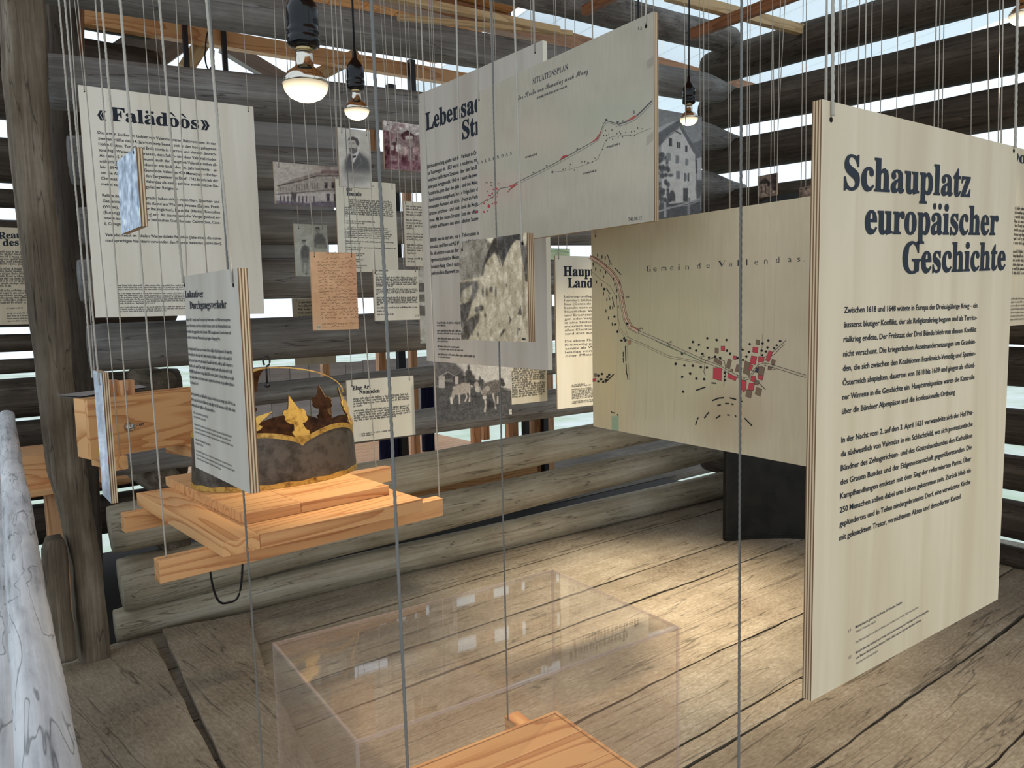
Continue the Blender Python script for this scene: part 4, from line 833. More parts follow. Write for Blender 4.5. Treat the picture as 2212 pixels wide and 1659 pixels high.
Pp = Panel('letter_panel', 'orange-toned handwritten letter on a board, numbered 210 at its lower left', 'letter', (669, 544), 2.9, -4, (768, 543), (683, 714), t=0.008, face='ply_white')
p = Pp.picture(1.3); p.set(550, 400, 3.687); p.fill(228, 184, 142); p.noise(10, 70, 3); p.ell(800, 700, 60, 200, (222, 160, 128), 60, 0.5); p.ell(520, 1110, 60, 60, (214, 176, 138), 40, 0.6); p.stroke([(470, 860), (830, 820)], 5, (196, 146, 104), 0.6); p.rect(492, 1112, 528, 1152, (214, 200, 174)); p.done()
ink = Ink(Pp, 550, 400, 3.687); rr = random.Random(12)
rows = [(570, 760, 545), (565, 755, 585)] + [(500 + i * 1.5, 800 + i * 2, 615 + i * 23.5) for i in range(20)] + [(535, 840, 1108), (540, 845, 1130)]
for i, (x0, x1, y) in enumerate(rows):
    x = x0; pts = []; e = x1 if i % 6 != 5 else x0 + (x1 - x0) * 0.6
    while x < e:
        if rr.random() < 0.14 and len(pts) > 2: ink.stroke(pts, 2.6, (112, 72, 52)); pts = []; x += 12; continue
        pts.append((x, y - (x - x0) * 0.03 + rr.choice([-7, -3, 2, 4, -12 if rr.random() < 0.3 else 0]))); x += rr.uniform(4, 8)
    if len(pts) > 1: ink.stroke(pts, 2.6, (112, 72, 52))
ink.done('handwriting'); Pp.px_line('lettering', '210', (685, 709), (692, 709), 5, mat=M['ink2']); Pp.finish(); Pp.cord((679, 553), (640, 0), 0.0016); Pp.cord((759, 553), (733, 0), 0.0016, 'cord_dark')

Qp = Panel('text_panel', 'pale bluish typed sheet right of the handwritten letter', 'information panel', (806, 582), 3.2, -4, (903, 577), (814, 693), t=0.008, face='ply_white')
Qp.block('body_text', ['#0.3', '', '#0.25', '', '#0.98', '#0.98', '#0.97', '#1', '#0.98', '#0.4', '', '#0.98', '#1', '#0.96', '#0.04', '', '#1', '#0.98', '#0.96', '#1', '#0.08', '', '#0.98', '', '#0.2', '', '#0.38'], (811, 586), (900, 584), (818, 681), 3.6, seed=8); Qp.px_line('lettering', '210', (897, 684), (905, 683.5), 4.5, mat=M['ink2']); Qp.finish(); Qp.cord((810, 588), (783, 0), 0.0016); Qp.cord((897, 584), (873, 0), 0.0016)

Rp = Panel('photo_panel', 'narrow strip of small photographs numbered 29, half behind the Lebensa… panel', 'photograph', (903, 575), 3.9, -4, (965, 576), (905, 742), t=0.006, face='ply_white')
p = Rp.picture(1.3); p.set(550, 400, 3.687); p.fill(208, 206, 196); p.rect(1300, 780, 1500, 850, (120, 116, 110)); p.rect(1300, 870, 1500, 930, (130, 126, 118)); p.rect(1300, 960, 1500, 1040, (128, 124, 116)); p.noise(16, 24, 3); p.done(); Rp.px_line('lettering', '29', (906, 738), (911, 738), 4, mat=M['ink2']); Rp.finish(); Rp.cord((906, 581), (880, 0), 0.0016); Rp.cord((950, 582), (934, 0), 0.0016)

Sp = Panel('text_panel', 'small cream panel headed Eine Art Nomaden, right of the gilded crown', 'information panel', (748, 822), 3.3, -4, (893, 810), (758, 956), t=0.008, face='ply_white')
Sp.px_line('heading', 'Eine Art', (761, 843), (801, 839), 9.5, 'serif', 0.016); Sp.px_line('heading', 'Nomaden', (776, 851), (820.5, 848), 9.5, 'serif', 0.016)
Sp.block('body_text', ['#1', '#1', '#1', '#0.16', '', '#1', '#1', '#1', '#1', '#0.75'], (763, 864), (883, 853), (766, 910), 4.6, seed=9); Sp.block('footnotes', ['#0.7', '#0.3'], (777, 939), (870, 930), (778, 943), 3.4, seed=2); Sp.finish(); Sp.cord((760, 832), (724, 0), 0.0016); Sp.cord((884, 819), (844, 0), 0.0016)

T_ = Panel('photo_panel', 'black and white photograph of grazing cows beside a barn, numbered 28', 'photograph', (940, 782), 3.4, -4, (1103, 769), (951, 914), t=0.008, face='ply_white')
p = T_.picture(1.0); p.set(930, 760, 6.145); p.fill(196, 194, 188); p.poly([(60, 100), (330, 150), (440, 260), (470, 420), (60, 460)], (100, 98, 98), 16); p.poly([(60, 470), (330, 400), (700, 420), (1000, 480), (1110, 520), (1110, 900), (60, 980)], (84, 84, 84), 8)
p.poly([(90, 340), (230, 258), (330, 320), (330, 430), (100, 480)], (74, 72, 72), 5); p.poly([(90, 335), (230, 258), (320, 315), (320, 325), (230, 275), (100, 345)], (150, 148, 144), 4); p.poly([(300, 330), (400, 280), (450, 330), (450, 430), (310, 430)], (70, 68, 68), 5); p.rect(105, 325, 190, 480, (176, 172, 166), 5); p.rect(325, 325, 370, 430, (186, 182, 176), 4); p.rect(190, 360, 290, 400, (120, 118, 114), 8)
for (x, y, a, b_) in ((505, 215, 16, 40), (505, 280, 46, 40), (520, 340, 70, 50), (540, 390, 80, 40), (655, 355, 12, 26), (665, 400, 46, 40), (940, 390, 34, 40), (960, 430, 30, 30)): p.ell(x, y, a, b_, (70, 70, 68), 10)
cw = (168, 160, 150)
p.poly([(300, 470), (420, 410), (520, 415), (535, 480), (520, 540), (400, 570), (320, 570)], cw, 8); p.poly([(300, 470), (330, 560), (310, 620), (270, 660), (250, 610), (280, 570)], cw, 7); p.poly([(255, 610), (300, 600), (295, 690), (265, 695)], (196, 190, 182), 5)
for pts in ([(380, 560), (385, 685)], [(470, 560), (480, 600), (460, 655)], [(515, 520), (520, 600), (515, 655)]): p.stroke(pts, 22, (190, 184, 176))
p.poly([(530, 440), (560, 450), (560, 470), (535, 470)], (196, 192, 186), 4); p.ell(610, 440, 30, 40, (170, 164, 156), 6); p.ell(628, 500, 36, 40, (186, 182, 174), 6); p.stroke([(650, 470), (690, 560)], 22, (160, 154, 146))
p.poly([(700, 420), (860, 370), (930, 380), (930, 520), (840, 560), (760, 560), (700, 520)], (108, 104, 100), 8); p.ell(755, 490, 34, 36, (166, 160, 152), 6); p.poly([(690, 470), (740, 500), (745, 600), (715, 640), (690, 610)], (140, 134, 126), 6); p.ell(718, 608, 26, 22, (200, 196, 190), 5)
for pts in ([(725, 640), (735, 700), (720, 790)], [(830, 560), (850, 680), (865, 745)], [(890, 600), (890, 680)]): p.stroke(pts, 24, (184, 178, 170))
p.ell(800, 700, 60, 50, (52, 52, 54), 14, 0.8); p.ell(580, 590, 60, 20, (60, 60, 60), 12, 0.8); p.stroke([(970, 480), (1100, 480)], 6, (170, 166, 160)); p.stroke([(980, 500), (1100, 515)], 6, (170, 166, 160)); p.noise(16, 12, 4); p.noise(8, 40, 2); p.rect(1045, 765, 1110, 830, (210, 206, 196)); p.done()
T_.px_line('lettering', '28', (1102, 891), (1107, 890.5), 4.5); T_.finish(); T_.cord((950, 788), (938, 400), 0.0016); T_.cord((1092, 776), (1080, 400), 0.0016)

Up = Panel('text_panel', 'cream page of old script, right of the photograph of grazing cows', 'document', (1075, 775), 3.7, -4, (1181, 762), (1088, 876), t=0.006, face='ply_white')
Up.block('handwriting', ['#0.9,0.06', '#0.95', '#1', '#0.97', '#1', '#0.96', '#0.6', '#1', '#1', '#0.98', '#1', '#0.97', '#0.9'], (1105, 800), (1177, 793), (1108, 859), 5.2, seed=3); Up.finish(); Up.cord((1088, 779), (1076, 400), 0.0016); Up.cord((1173, 770), (1164, 400), 0.0016)

Vp = Panel('text_panel', 'bright cream panel headed Haup… Land…, left of the village map', 'information panel', (1199, 552), 3.6, -4, (1398, 541), (1214, 883), t=0.01, face='ply_white')
a = Vp.uv(1217, 596); b = Vp.uv(1275, 595); sv, _ = shapes('Haup', 'serif', 0.016); sx = (b[0] - a[0]) / (sv[:, 0].max() - sv[:, 0].min()); cap = a[1] - Vp.uv(1217, 574)[1]
Vp.line('heading', 'Haupterwerb', a[0], 0, a[1], cap, 'serif', 0.016, natural=sx); c = Vp.uv(1226, 621); Vp.line('heading', 'Landwirtschaft', c[0], 0, c[1], cap, 'serif', 0.016, natural=sx)
Vp.block('body_text', ['Lebensgrundlage der meisten Valendaser', 'hundert bildete die Landwirtschaft mit', 'bau (Getreide und Kartoffeln) und die', 'besteht denn auch zu einem grossen Teil', 'bäuerlichen Wohnhäusern und Ställen', 'und Bruchsteinen oder Fachwerk mit', 'gen oder Verputze reine Steinbauten,', 'ie eine Stallscheune in unmittelbarer', 'malerisch besteht oft ein gemauerter', 'allen Kleintiers gehalten. Zum Haus', '~tend dort auch das Grossvieh.', '', 'Die ebene Flur rund um die Siedlung', 'Kleinteilig parzelliert, wurde sie', 'tensiv als Wies- und Ackerland', 'lendas von jeher eine grosse', '~oder Pflaumenbäume standen'], (1219, 643), (1370, 634), (1226, 771), 5.2, 'sans', 0.0, M['ink2'])
Vp.block('footnotes', ['#0.2', '#0.3', '', '#1', '#0.97', '#1', '#1', '#0.98', '#1', '#0.9', '', '#0.8', '#0.7'], (1235, 833), (1370, 823), (1238, 872), 3, seed=4); Vp.finish(); Vp.cord((1206.5, 557), (1198, 100), 0.0018); Vp.cord((1388, 551), (1386, 0), 0.0018)

Wp = Panel('map_panel', 'small pale green map sheet above the Haup… Land… panel', 'map', (1150, 535), 4.0, -4, (1231, 531), (1152, 560), t=0.006, face='ply_white')
p = Wp.picture(1.2); p.set(0, 0, 1); p.fill(176, 200, 172); p.noise(14, 14, 4); p.stroke([(1180, 545), (1205, 541), (1231, 546)], 1.6, (120, 150, 124)); p.done(); Wp.finish(); Wp.cord((1158, 538), (1152, 100), 0.0016); Wp.cord((1224, 535), (1221, 100), 0.0016)

Xp = Panel('photo_panel', 'black and white photograph of a white gabled house behind a fence', 'photograph', (1405, 232), 4.25, -4, (1516, 245), (1405, 486), t=0.01, face='ply_white')
p = Xp.picture(1.1); p.set(1400, 220, 5.821); p.fill(148, 150, 150); p.vgrad(100, (140, 142, 142), 700, (170, 172, 172))
p.poly([(540, 520), (650, 490), (700, 480), (700, 1300), (560, 1300)], (120, 122, 124), 6); p.poly([(600, 720), (700, 680), (700, 1000), (610, 980)], (190, 192, 192), 5); p.rect(585, 730, 615, 900, (84, 86, 88), 8)
p.poly([(165, 530), (400, 330), (590, 650), (610, 1280), (200, 1290), (160, 900)], (210, 210, 206), 4); p.poly([(60, 400), (110, 370), (410, 205), (420, 290), (250, 420), (160, 540), (60, 620)], (112, 114, 116), 5); p.poly([(60, 370), (200, 290), (380, 225), (405, 212), (110, 400), (60, 420)], (186, 188, 188), 5); p.poly([(330, 350), (420, 400), (410, 415), (330, 370)], (100, 102, 104), 3)
p.poly([(400, 300), (420, 290), (625, 640), (580, 655), (410, 350)], (116, 118, 120), 4)
for (x0, y0, x1, y1) in ((262, 455, 300, 560), (360, 505, 380, 580), (388, 510, 406, 585), (466, 550, 494, 630)): p.rect(x0, y0, x1, y1, (76, 78, 80), 4)
for (x0, y0, x1, y1) in ((228, 640, 285, 740), (343, 675, 392, 775), (350, 870, 404, 970), (465, 715, 508, 800)): p.rect(x0 - 4, y0 - 4, x1 + 4, y1 + 6, (226, 226, 222), 3); p.rect(x0, y0, x1, y1, (150, 152, 152), 3); p.stroke([((x0 + x1) / 2, y0), ((x0 + x1) / 2, y1)], 4, (110, 112, 112))
for x in (455, 500): p.rect(x, 895, x + 16, 1000, (92, 98, 100), 3)
p.rect(474, 905, 498, 990, (170, 172, 172), 3); p.poly([(262, 1250), (262, 1170), (280, 1125), (302, 1108), (325, 1130), (342, 1180), (342, 1250)], (96, 98, 100), 4); p.rect(440, 1085, 500, 1255, (90, 92, 94), 4); p.rect(250, 1250, 350, 1262, (180, 180, 178), 3)
rr = random.Random(2)
for i in range(70):
    y = rr.uniform(640, 1440); wd = 70 + 110 * math.sin(min(1, (y - 600) / 400) * 1.57); x = rr.uniform(60, 60 + wd + 50); p.ell(x, y, rr.uniform(16, 34), rr.uniform(18, 36), rr.choice([(84, 86, 90), (96, 98, 102), (74, 76, 80)]), 8, 0.85)
p.poly([(60, 1320), (200, 1290), (610, 1250), (700, 1220), (700, 1620), (60, 1620)], (96, 98, 100), 8); p.ell(650, 1090, 50, 100, (104, 106, 106), 16)
p.stroke([(100, 1390), (190, 1360), (500, 1270), (660, 1215)], 18, (176, 178, 178)); p.stroke([(220, 1330), (500, 1300), (660, 1240)], 12, (156, 158, 158)); p.stroke([(210, 1270), (215, 1440)], 34, (170, 172, 172)); p.stroke([(515, 1220), (510, 1400)], 34, (150, 152, 152)); p.stroke([(660, 1180), (665, 1360)], 14, (150, 152, 152)); p.noise(8, 14, 4); p.noise(6, 60, 2); p.done(); Xp.finish(); Xp.cord((1512, 251), (1511, 0), 0.0018); Xp.cord((1415, 246), (1411, 0), 0.0018)

for nm, lab, TL, TR, BL, D_, tops in (('photo_panel', 'small brownish photograph hanging askew before the dark logs, above the village map', (1637, 381), (1679, 371), (1631, 429), 3.8, ((1642, 384, 1642), (1674, 378, 1669))), ('photo_panel', 'small dark photograph beside the upper left edge of the large history panel', (1727, 405), (1775, 394), (1728, 440), 3.5, ((1731, 408, 1735), (1741, 405, 1742)))):
    Y_ = Panel(nm, lab, 'photograph', TL, D_, -95, TR, BL, t=0.006, face='ply_white')
    p = Y_.picture(0.9); p.set(1400, 220, 5.821); p.fill(132, 118, 108)
    if TL[0] < 1700:
        p.poly([(1395, 1010), (1470, 950), (1540, 1020), (1520, 1060), (1400, 1060)], (58, 50, 50), 6); p.rect(1410, 1030, 1500, 1180, (150, 136, 126), 8); p.rect(1420, 1060, 1436, 1150, (70, 60, 58), 5); p.rect(1470, 1050, 1484, 1150, (80, 70, 66), 5); p.poly([(1540, 900), (1620, 900), (1610, 1110), (1560, 1110), (1550, 1000)], (62, 52, 54), 8); p.poly([(1380, 1060), (1345, 1130), (1380, 1170)], (184, 176, 168), 6); p.rect(1565, 1120, 1590, 1150, (190, 182, 172)); p.poly([(1345, 1190), (1420, 1190), (1400, 1240), (1345, 1240)], (62, 54, 52), 6)
    else:
        p.poly([(1960, 1130), (2080, 1050), (2110, 1100), (1990, 1170)], (170, 152, 136), 6); p.poly([(2060, 1090), (2130, 1080), (2130, 1200), (2060, 1180)], (40, 34, 34), 10); p.rect(1910, 1130, 1940, 1250, (96, 84, 74), 8)
    p.noise(20, 24, 5); p.done(); Y_.finish()
    for hx, hy, tx in tops: Y_.cord((hx, hy), (tx, 0), 0.0018)

Zp = Panel('text_panel', 'warm yellow panel with cut off heading at the right edge of the photo', 'information panel', (2120, 302), 2.5, -4, (2330, 325), (2122, 708), face='ply')
Zp.px_line('heading', 'Dorf', (2178, 350), (2240, 355), 26, 'serif', 0.016); Zp.block('body_text', ['#0.9'] * 9 + [''] + ['#0.9'] * 6, (2140, 446), (2300, 460), (2140, 592), 7, 'sans', seed=3, mat=M['ink']); Zp.block('footnotes', ['#0.6'] * 7, (2150, 648), (2300, 654), (2150, 694), 4); Zp.finish(); Zp.cord((2135, 316), (2133, 0), 0.0018); Zp.cord((2310, 340), (2316, 0), 0.0018)
AA = Panel('text_panel', 'beige panel headed Rear… des, hanging in the neighbouring bay behind the leaning post', 'information panel', (-60, 489), 4.35, -4, (112, 480), (-46, 703), face='ply')
AA.px_line('heading', 'Rear', (-3, 516), (45, 514), 15, 'serif', 0.016); AA.px_line('heading', 'des', (6, 531), (41, 530), 15, 'serif', 0.016)
AA.block('body_text', ['#1'] * 6 + [''] + ['#1'] * 7 + ['#0.4', ''] + ['#1'] * 6, (-30, 545), (85, 541), (-20, 656), 4.6, seed=6); AA.block('footnotes', ['#0.5', '', '#0.8', '#0.8', '#0.8', '#0.8'], (14, 667), (85, 664), (16, 695), 3); AA.finish(); AA.cord((-48, 497), (-60, 100), 0.0018); AA.cord((100, 488), (92, 100), 0.0018)
AB = Panel('text_panel', 'yellowish text panel outside, glimpsed through the gap left of the handwritten letter', 'information panel', (632, 645), 5.2, -4, (720, 643), (634, 790), face='ply')
AB.ztop = 4.1; AB.block('body_text', ['#1'] * 16, (644, 655), (712, 653), (648, 770), 4.5, seed=6); AB.finish(); AB.cord((640, 649), (634, 400), 0.0018); AB.cord((712, 647), (708, 400), 0.0018)


# ================================================================ OLD TIMBERS
def timber(name, sections, mat, seed, label=None, cat=None, parent=None, wob=0.012, sub=14):
    """hewn timber through sections (centre xyz, half width along x, half depth along y); local x of the mesh runs up the timber"""
    rings = []
    for i in range(len(sections) - 1):
        (c0, a0, b0), (c1, a1, b1) = sections[i], sections[i + 1]
        for q in range(sub):
            t = q / sub; rings.append((np.array(c0) * (1 - t) + np.array(c1) * t, a0 * (1 - t) + a1 * t, b0 * (1 - t) + b1 * t))
    rings.append((np.array(sections[-1][0]), sections[-1][1], sections[-1][2]))
    base = rings[0][0]; mb = MB(); rs = []; k = 20
    for c, a, b in rings:
        d = c - base; ring = []
        for j in range(k):
            t = 2 * math.pi * j / k; ct, st = math.cos(t), math.sin(t); e = 0.35
            x = a * math.copysign(abs(ct) ** e, ct); y = b * math.copysign(abs(st) ** e, st)
            n_ = wob * (mnoise.noise((ct * 1.3 + seed, st * 1.3, d[2] * 2.0)) + 0.5 * mnoise.noise((ct * 4 + seed, st * 4, d[2] * 9)))
            ring.append((d[2], d[0] + x + n_ * ct, d[1] + y + n_ * st))
        rs.append(ring)
    mb.rings(rs)
    o = build(mb, name, mat, parent, True)
    o.matrix_basis = Matrix(((0, 1, 0, base[0]), (0, 0, 1, base[1]), (1, 0, 0, base[2]), (0, 0, 0, 1)))
    if label: tag(o, label, cat)
    return o
pq = lambda px, py, Y=3.97: on(px, py, 1, Y)
secs = []
for (l, r_, y) in ((173, 238, 1404), (152, 214, 1209), (127, 198, 1110), (106, 186, 1010), (88, 164, 850), (66, 150, 690), (48, 128, 540), (27, 110, 400), (10, 100, 200), (2, 92, 0), (-6, 84, -200)):
    a, b = pq(l, y), pq(r_, y); secs.append(((a + b) / 2, (b - a)[0] / 2, 0.085))
secs[0] = (secs[0][0] * np.array([1, 1, 0]), secs[0][1], 0.085)
timber('leaning_post', secs, M['post'], 3.3, 'thick weathered post leaning at the left, standing on the floor beside the back log wall', 'post')
secs = []
for (l, r_, y) in ((120, 164, 1420), (100, 148, 1300), (90, 147, 1215), (90, 144, 1185), (99, 136, 1162)):
    a, b = pq(l, y, 3.88), pq(r_, y, 3.88); secs.append(((a + b) / 2, (b - a)[0] / 2, 0.06))
timber('post_stump', secs, M['post'], 8.1, 'short round topped timber stump standing against the leaning post', 'post', wob=0.008)
# dark frame timbers behind the post
for (l, r_, name, Y) in ((92, 150, 'door_post', 4.75),):
    a0, b0 = pq(l + 70, 1250, Y), pq(r_ + 70, 1250, Y); a1, b1 = pq(l - 5, -150, Y), pq(r_ + 5, -150, Y)
    timber(name, [((a0 + b0) / 2 * np.array([1, 1, 0]), (b0 - a0)[0] / 2, 0.07), ((a1 + b1) / 2, (b1 - a1)[0] / 2, 0.07)], M['log_shaded'], 5.5, 'dark timber behind the leaning post, at the ends of the back logs', 'post')
zp = 1.15
A_, B_ = on(14, 902, 2, zp), on(103, 1690, 2, zp)
o = log_between('railing_pole', A_, B_ + (B_ - A_) * 0.06, 0.037, 0.030, M['pole'], None, seed=23.0, wob=0.09, step=0.03)
tag(o, 'bleached cracked pole running from the lower left corner toward the leaning post', 'pole')
o = log_between('railing_beam', on(2, 1080, 2, 0.93), on(10, 1950, 2, 0.93), 0.085, 0.075, M['pole'], None, seed=31.0, wob=0.05, step=0.04)
tag(o, 'wide grey weathered beam at the lower left edge, below the bleached pole', 'beam')

# ================================================================ WOODEN STEPS IN THE NEXT BAY
def bar_px(name, pts_top, z, hgt, mat, parent=None):
    """flat slab: four floor-plan corners taken at height z, thickness hgt"""
    q = [on(x, y, 2, z)[:2] for x, y in pts_top]
    ar = sum(q[i][0] * q[(i + 1) % 4][1] - q[(i + 1) % 4][0] * q[i][1] for i in range(4))
    if ar < 0: q.reverse()
    mb = MB(); mb.prism(q, z - hgt, z); return build(mb, name, mat, parent, bevel=0.003)
bench = tag(empty('wooden_steps', (0.4, 5.0, 0.0)), 'orange wooden steps glimpsed between the bleached pole and the leaning post', 'steps')
INV = Matrix.Translation((-0.4, -5.0, 0.0))
def sbox(name, lo, hi, mat, parent, inv):
    mb = MB(); mb.box(lo, hi); o = build(mb, name, mat, parent, bevel=0.003); o.matrix_parent_inverse = inv; return o
q = on(45, 988, 1, 5.0)
sbox('tread', (q[0] - 0.55, 5.0, q[2] - 0.19), (q[0] + 0.5, 5.42, q[2]), M['pine'], bench, INV)
q2 = on(67, 1062, 1, 4.86)
sbox('tread', (q2[0] - 0.02, 4.86, q2[2] - 0.035), (q2[0] + 0.5, 5.2, q2[2]), M['pine'], bench, INV)
q3 = on(100, 1100, 1, 4.9); sbox('leg', (q3[0], 4.9, -0.06), (q3[0] + 0.09, 4.99, q2[2] - 0.035), M['pine_z'], bench, INV)
sbox('leg', (q[0] - 0.5, 5.05, -0.06), (q[0] - 0.4, 5.15, q[2] - 0.19), M['pine_z'], bench, INV)

# ================================================================ CROWN AND ITS HANGING PLATFORM
zc = 1.045
plat = tag(empty('hanging_platform', (0.9, 2.3, zc - 0.05)), 'stepped orange wood platform on two bars, hanging from four cords under the crown', 'platform')
def quad_from(fl, fr, bl, z):
    """front-left, front-right, back-left photo corners on height z -> origin, axes"""
    a, b, c = on(*fl, 2, z), on(*fr, 2, z), on(*bl, 2, z); return a, b - a, c - a
a, ex_, ey_ = quad_from((480, 1172), (913, 1077), (358, 1055), zc)
wx, wy = np.linalg.norm(ex_), np.linalg.norm(ey_); ang = math.atan2(ex_[1], ex_[0])
plat.location = [float(a[0]), float(a[1]), zc]; plat.rotation_euler = (0, 0, ang)
def lb(name, lo, hi, mat, bevel=0.002, parent=plat):
    mb = MB(); mb.box(lo, hi); return build(mb, name, mat, parent, bevel=bevel)
def to_plat(px, py, z):
    p = on(px, py, 2, z) - a; c, s_ = math.cos(-ang), math.sin(-ang); return np.array([p[0] * c - p[1] * s_, p[0] * s_ + p[1] * c])
D_ = wy
lb('base_board', (0, 0, -0.042), (wx * 0.16, D_, 0), M['pine_y']); lb('base_board', (wx * 0.161, 0, -0.042), (wx, D_, 0), M['pine'])
u0 = to_plat(527, 1112, zc + 0.03); u1 = to_plat(842, 1050, zc + 0.03); u2 = to_plat(413, 1022, zc + 0.03)
lb('plinth_board', (u0[0], u0[1], 0), (u0[0] + (u1[0] - u0[0]) * 0.36, u2[1], 0.032), M['pine']); lb('plinth_board', (u0[0] + (u1[0] - u0[0]) * 0.362, u0[1], 0), (u1[0], u2[1], 0.032), M['pine'])
zb = zc - 0.042
f0 = to_plat(343, 1213, zb); f1 = to_plat(978, 1082, zb); k0 = to_plat(268, 1112, zb); k1 = to_plat(803, 1003, zb)
bw = 0.045
lb('support_bar', (f0[0], f0[1], -0.042 - 0.062), (f1[0], f0[1] + bw, -0.042), M['pine']); lb('support_bar', (k0[0], k0[1], -0.042 - 0.062), (k1[0] + 0.03, k0[1] + bw, -0.042), M['pine'])
def plat_cord(x, y, top_px, parent, origin, ang_, zbot, r=0.0022, mat='cord', twist=True):
    c, s_ = math.cos(ang_), math.sin(ang_); A = np.array([origin[0] + x * c - y * s_, origin[1] + x * s_ + y * c, zbot])
    d = np.hypot(*(A[:2])); q = ray(*top_px); T = CP + q * (d / np.hypot(*q[:2])); dv = T - A; dv = dv / dv[2]
    if abs(dv[0]) + abs(dv[1]) > 0.1: dv = np.array([0, 0, 1.0])
    B = A + dv * (ZTOP - A[2]); mb = cord_mesh(A, B, r, twist); o = build(mb, 'cord', M[mat], parent, True); o.matrix_parent_inverse = parent.matrix_basis.inverted(); return o
plat_cord(to_plat(362, 1206, zb)[0], f0[1] + bw / 2, (258, 0), plat, a, ang, zb, 0.0022); plat_cord(to_plat(955, 1075, zb)[0], f0[1] + bw / 2, (908, 0), plat, a, ang, zb, 0.0022)
plat_cord(to_plat(289, 1103, zb)[0], k0[1] + bw / 2, (206, 0), plat, a, ang, zb, 0.0022); plat_cord(to_plat(786, 1004, zb)[0], k0[1] + bw / 2, (734, 0), plat, a, ang, zb, 0.0022)
# cable loop under the platform
mb = MB(); pts = []
ca_, cb_ = on(453, 1228, 1, a[1] + 0.18), on(524, 1215, 1, a[1] + 0.18)
for i in range(25):
    t = i / 24; p = ca_ * (1 - t) + cb_ * t; p = p.copy(); p[2] -= 0.112 * (1 - (2 * t - 1) ** 4) ** 0.8; pts.append(p)
pts = [ca_ + np.array([0, 0.02, 0.06])] + pts + [cb_ + np.array([0, 0.02, 0.06])]
mb.tube(pts, 0.0032, 8); o = build(mb, 'cable_loop', M['blackcable'], plat, True); o.matrix_parent_inverse = plat.matrix_basis.inverted()

# ---- crown
zt = zc + 0.032
def metal(name, base, spot, dark, rough, metalv, scale=30, thr=0.5):
    mt, nt, b = newmat(name); L = nt.links.new; tc = N(nt, 'ShaderNodeTexCoord')
    n = N(nt, 'ShaderNodeTexNoise', i_Scale=scale, i_Detail=6.0, i_Roughness=0.7); L(tc.outputs['Object'], n.inputs[0])
    n2 = N(nt, 'ShaderNodeTexNoise', i_Scale=scale * 0.25, i_Detail=3.0); L(tc.outputs['Object'], n2.inputs[0])
    ad = N(nt, 'ShaderNodeMath', operation='MULTIPLY_ADD'); ad.inputs[1].default_value = 0.4; L(n2.outputs[0], ad.inputs[0]); 
    mu = N(nt, 'ShaderNodeMath', operation='MULTIPLY'); mu.inputs[1].default_value = 0.6; L(n.outputs[0], mu.inputs[0]); L(mu.outputs[0], ad.inputs[2])
    L(ramp(nt, ad.outputs[0], [(thr - 0.14, dark), (thr - 0.04, spot), (thr + 0.05, base)]), b.inputs['Base Color']); b.inputs['Roughness'].default_value = rough; b.inputs['Metallic'].default_value = metalv; b.inputs['Specular IOR Level'].default_value = 0.4
    return mt
M['crown_iron'] = metal('dark painted sheet iron', rgb(98, 90, 80), rgb(76, 69, 60), rgb(52, 44, 36), 0.45, 0.25, 24)
M['crown_gold'] = metal('worn gilding', rgb(204, 164, 82), rgb(164, 122, 52), rgb(82, 58, 30), 0.4, 0.35, 60, 0.46)
M['crown_rust'] = metal('rusty inside', rgb(96, 64, 38), rgb(76, 50, 28), rgb(48, 30, 18), 0.7, 0.1, 40)
cen = on(601, 1026, 2, zt)
crown = tag(empty('crown', (cen[0], cen[1], zt)), 'large sheet iron crown with gilded leaf ornaments standing on the hanging platform', 'crown')
RA, RB = 0.285, 0.207; NF = 6; TH0 = -90.0
cax, cay = np.array([math.cos(ang), math.sin(ang), 0]), np.array([-math.sin(ang), math.cos(ang), 0])
def top_h(deg):
    q = ((deg - TH0) % 60.0) / 60.0; return 0.150 + 0.036 * abs(math.sin(math.pi * q)) ** 0.8
def cyl(deg, off, z):
    """point of the oval ring; off = offset outward from the middle line"""
    t = math.radians(deg); return cax * ((RA + off) * math.cos(t)) + cay * ((RB + off) * math.sin(t)) + np.array([0, 0, z])
def outn(deg):
    t = math.radians(deg); n = cax * (math.cos(t) / RA) + cay * (math.sin(t) / RB); return n / np.linalg.norm(n)
RAD = 0.0
band = MB(); gold = MB(); K = 180
def wallstrip(mb, fz0, fz1, r0, r1, th):
    rs = []
    for i in range(K):
        d_ = 360.0 * i / K; z0, z1 = fz0(d_), fz1(d_)
        rs.append([cyl(d_, r0, z0), cyl(d_, r1, z1), cyl(d_, r1 - th, z1), cyl(d_, r0 - th, z0)])
    mb.rings(rs, closed=True)
lo = lambda d: 0.016; hi = lambda d: top_h(d) - 0.015
rr_ = lambda z: RAD + 0.004
wallstrip(band, lambda d: 0.0, lambda d: top_h(d), RAD + 0.006, RAD - 0.004, 0.003)
build(band, 'band', M['crown_iron'], crown, True).data.polygons.foreach_set('use_smooth', [False] * (K * 4))
ins = MB(); wallstrip(ins, lambda d: 0.002, lambda d: top_h(d) - 0.001, RAD + 0.0028, RAD - 0.0072, 0.001); build(ins, 'band_lining', M['crown_rust'], crown)
def rim(fz0, fz1):
    mb = MB(); rs = []
    for i in range(K):
        d_ = 360.0 * i / K; z0, z1 = fz0(d_), fz1(d_); h_ = lambda z, d=d_: RAD + 0.006 - 0.010 * z / top_h(d) + 0.0015
        rs.append([cyl(d_, h_(z0), z0), cyl(d_, h_(z1), z1), cyl(d_, h_(z1) - 0.0012, z1), cyl(d_, h_(z0) - 0.0012, z0)])
    mb.rings(rs, closed=True); return mb
build(rim(lambda d: 0.001, lambda d: 0.017 + 0.002 * math.sin(d * 0.3)), 'gilded_foot_rim', M['crown_gold'], crown)
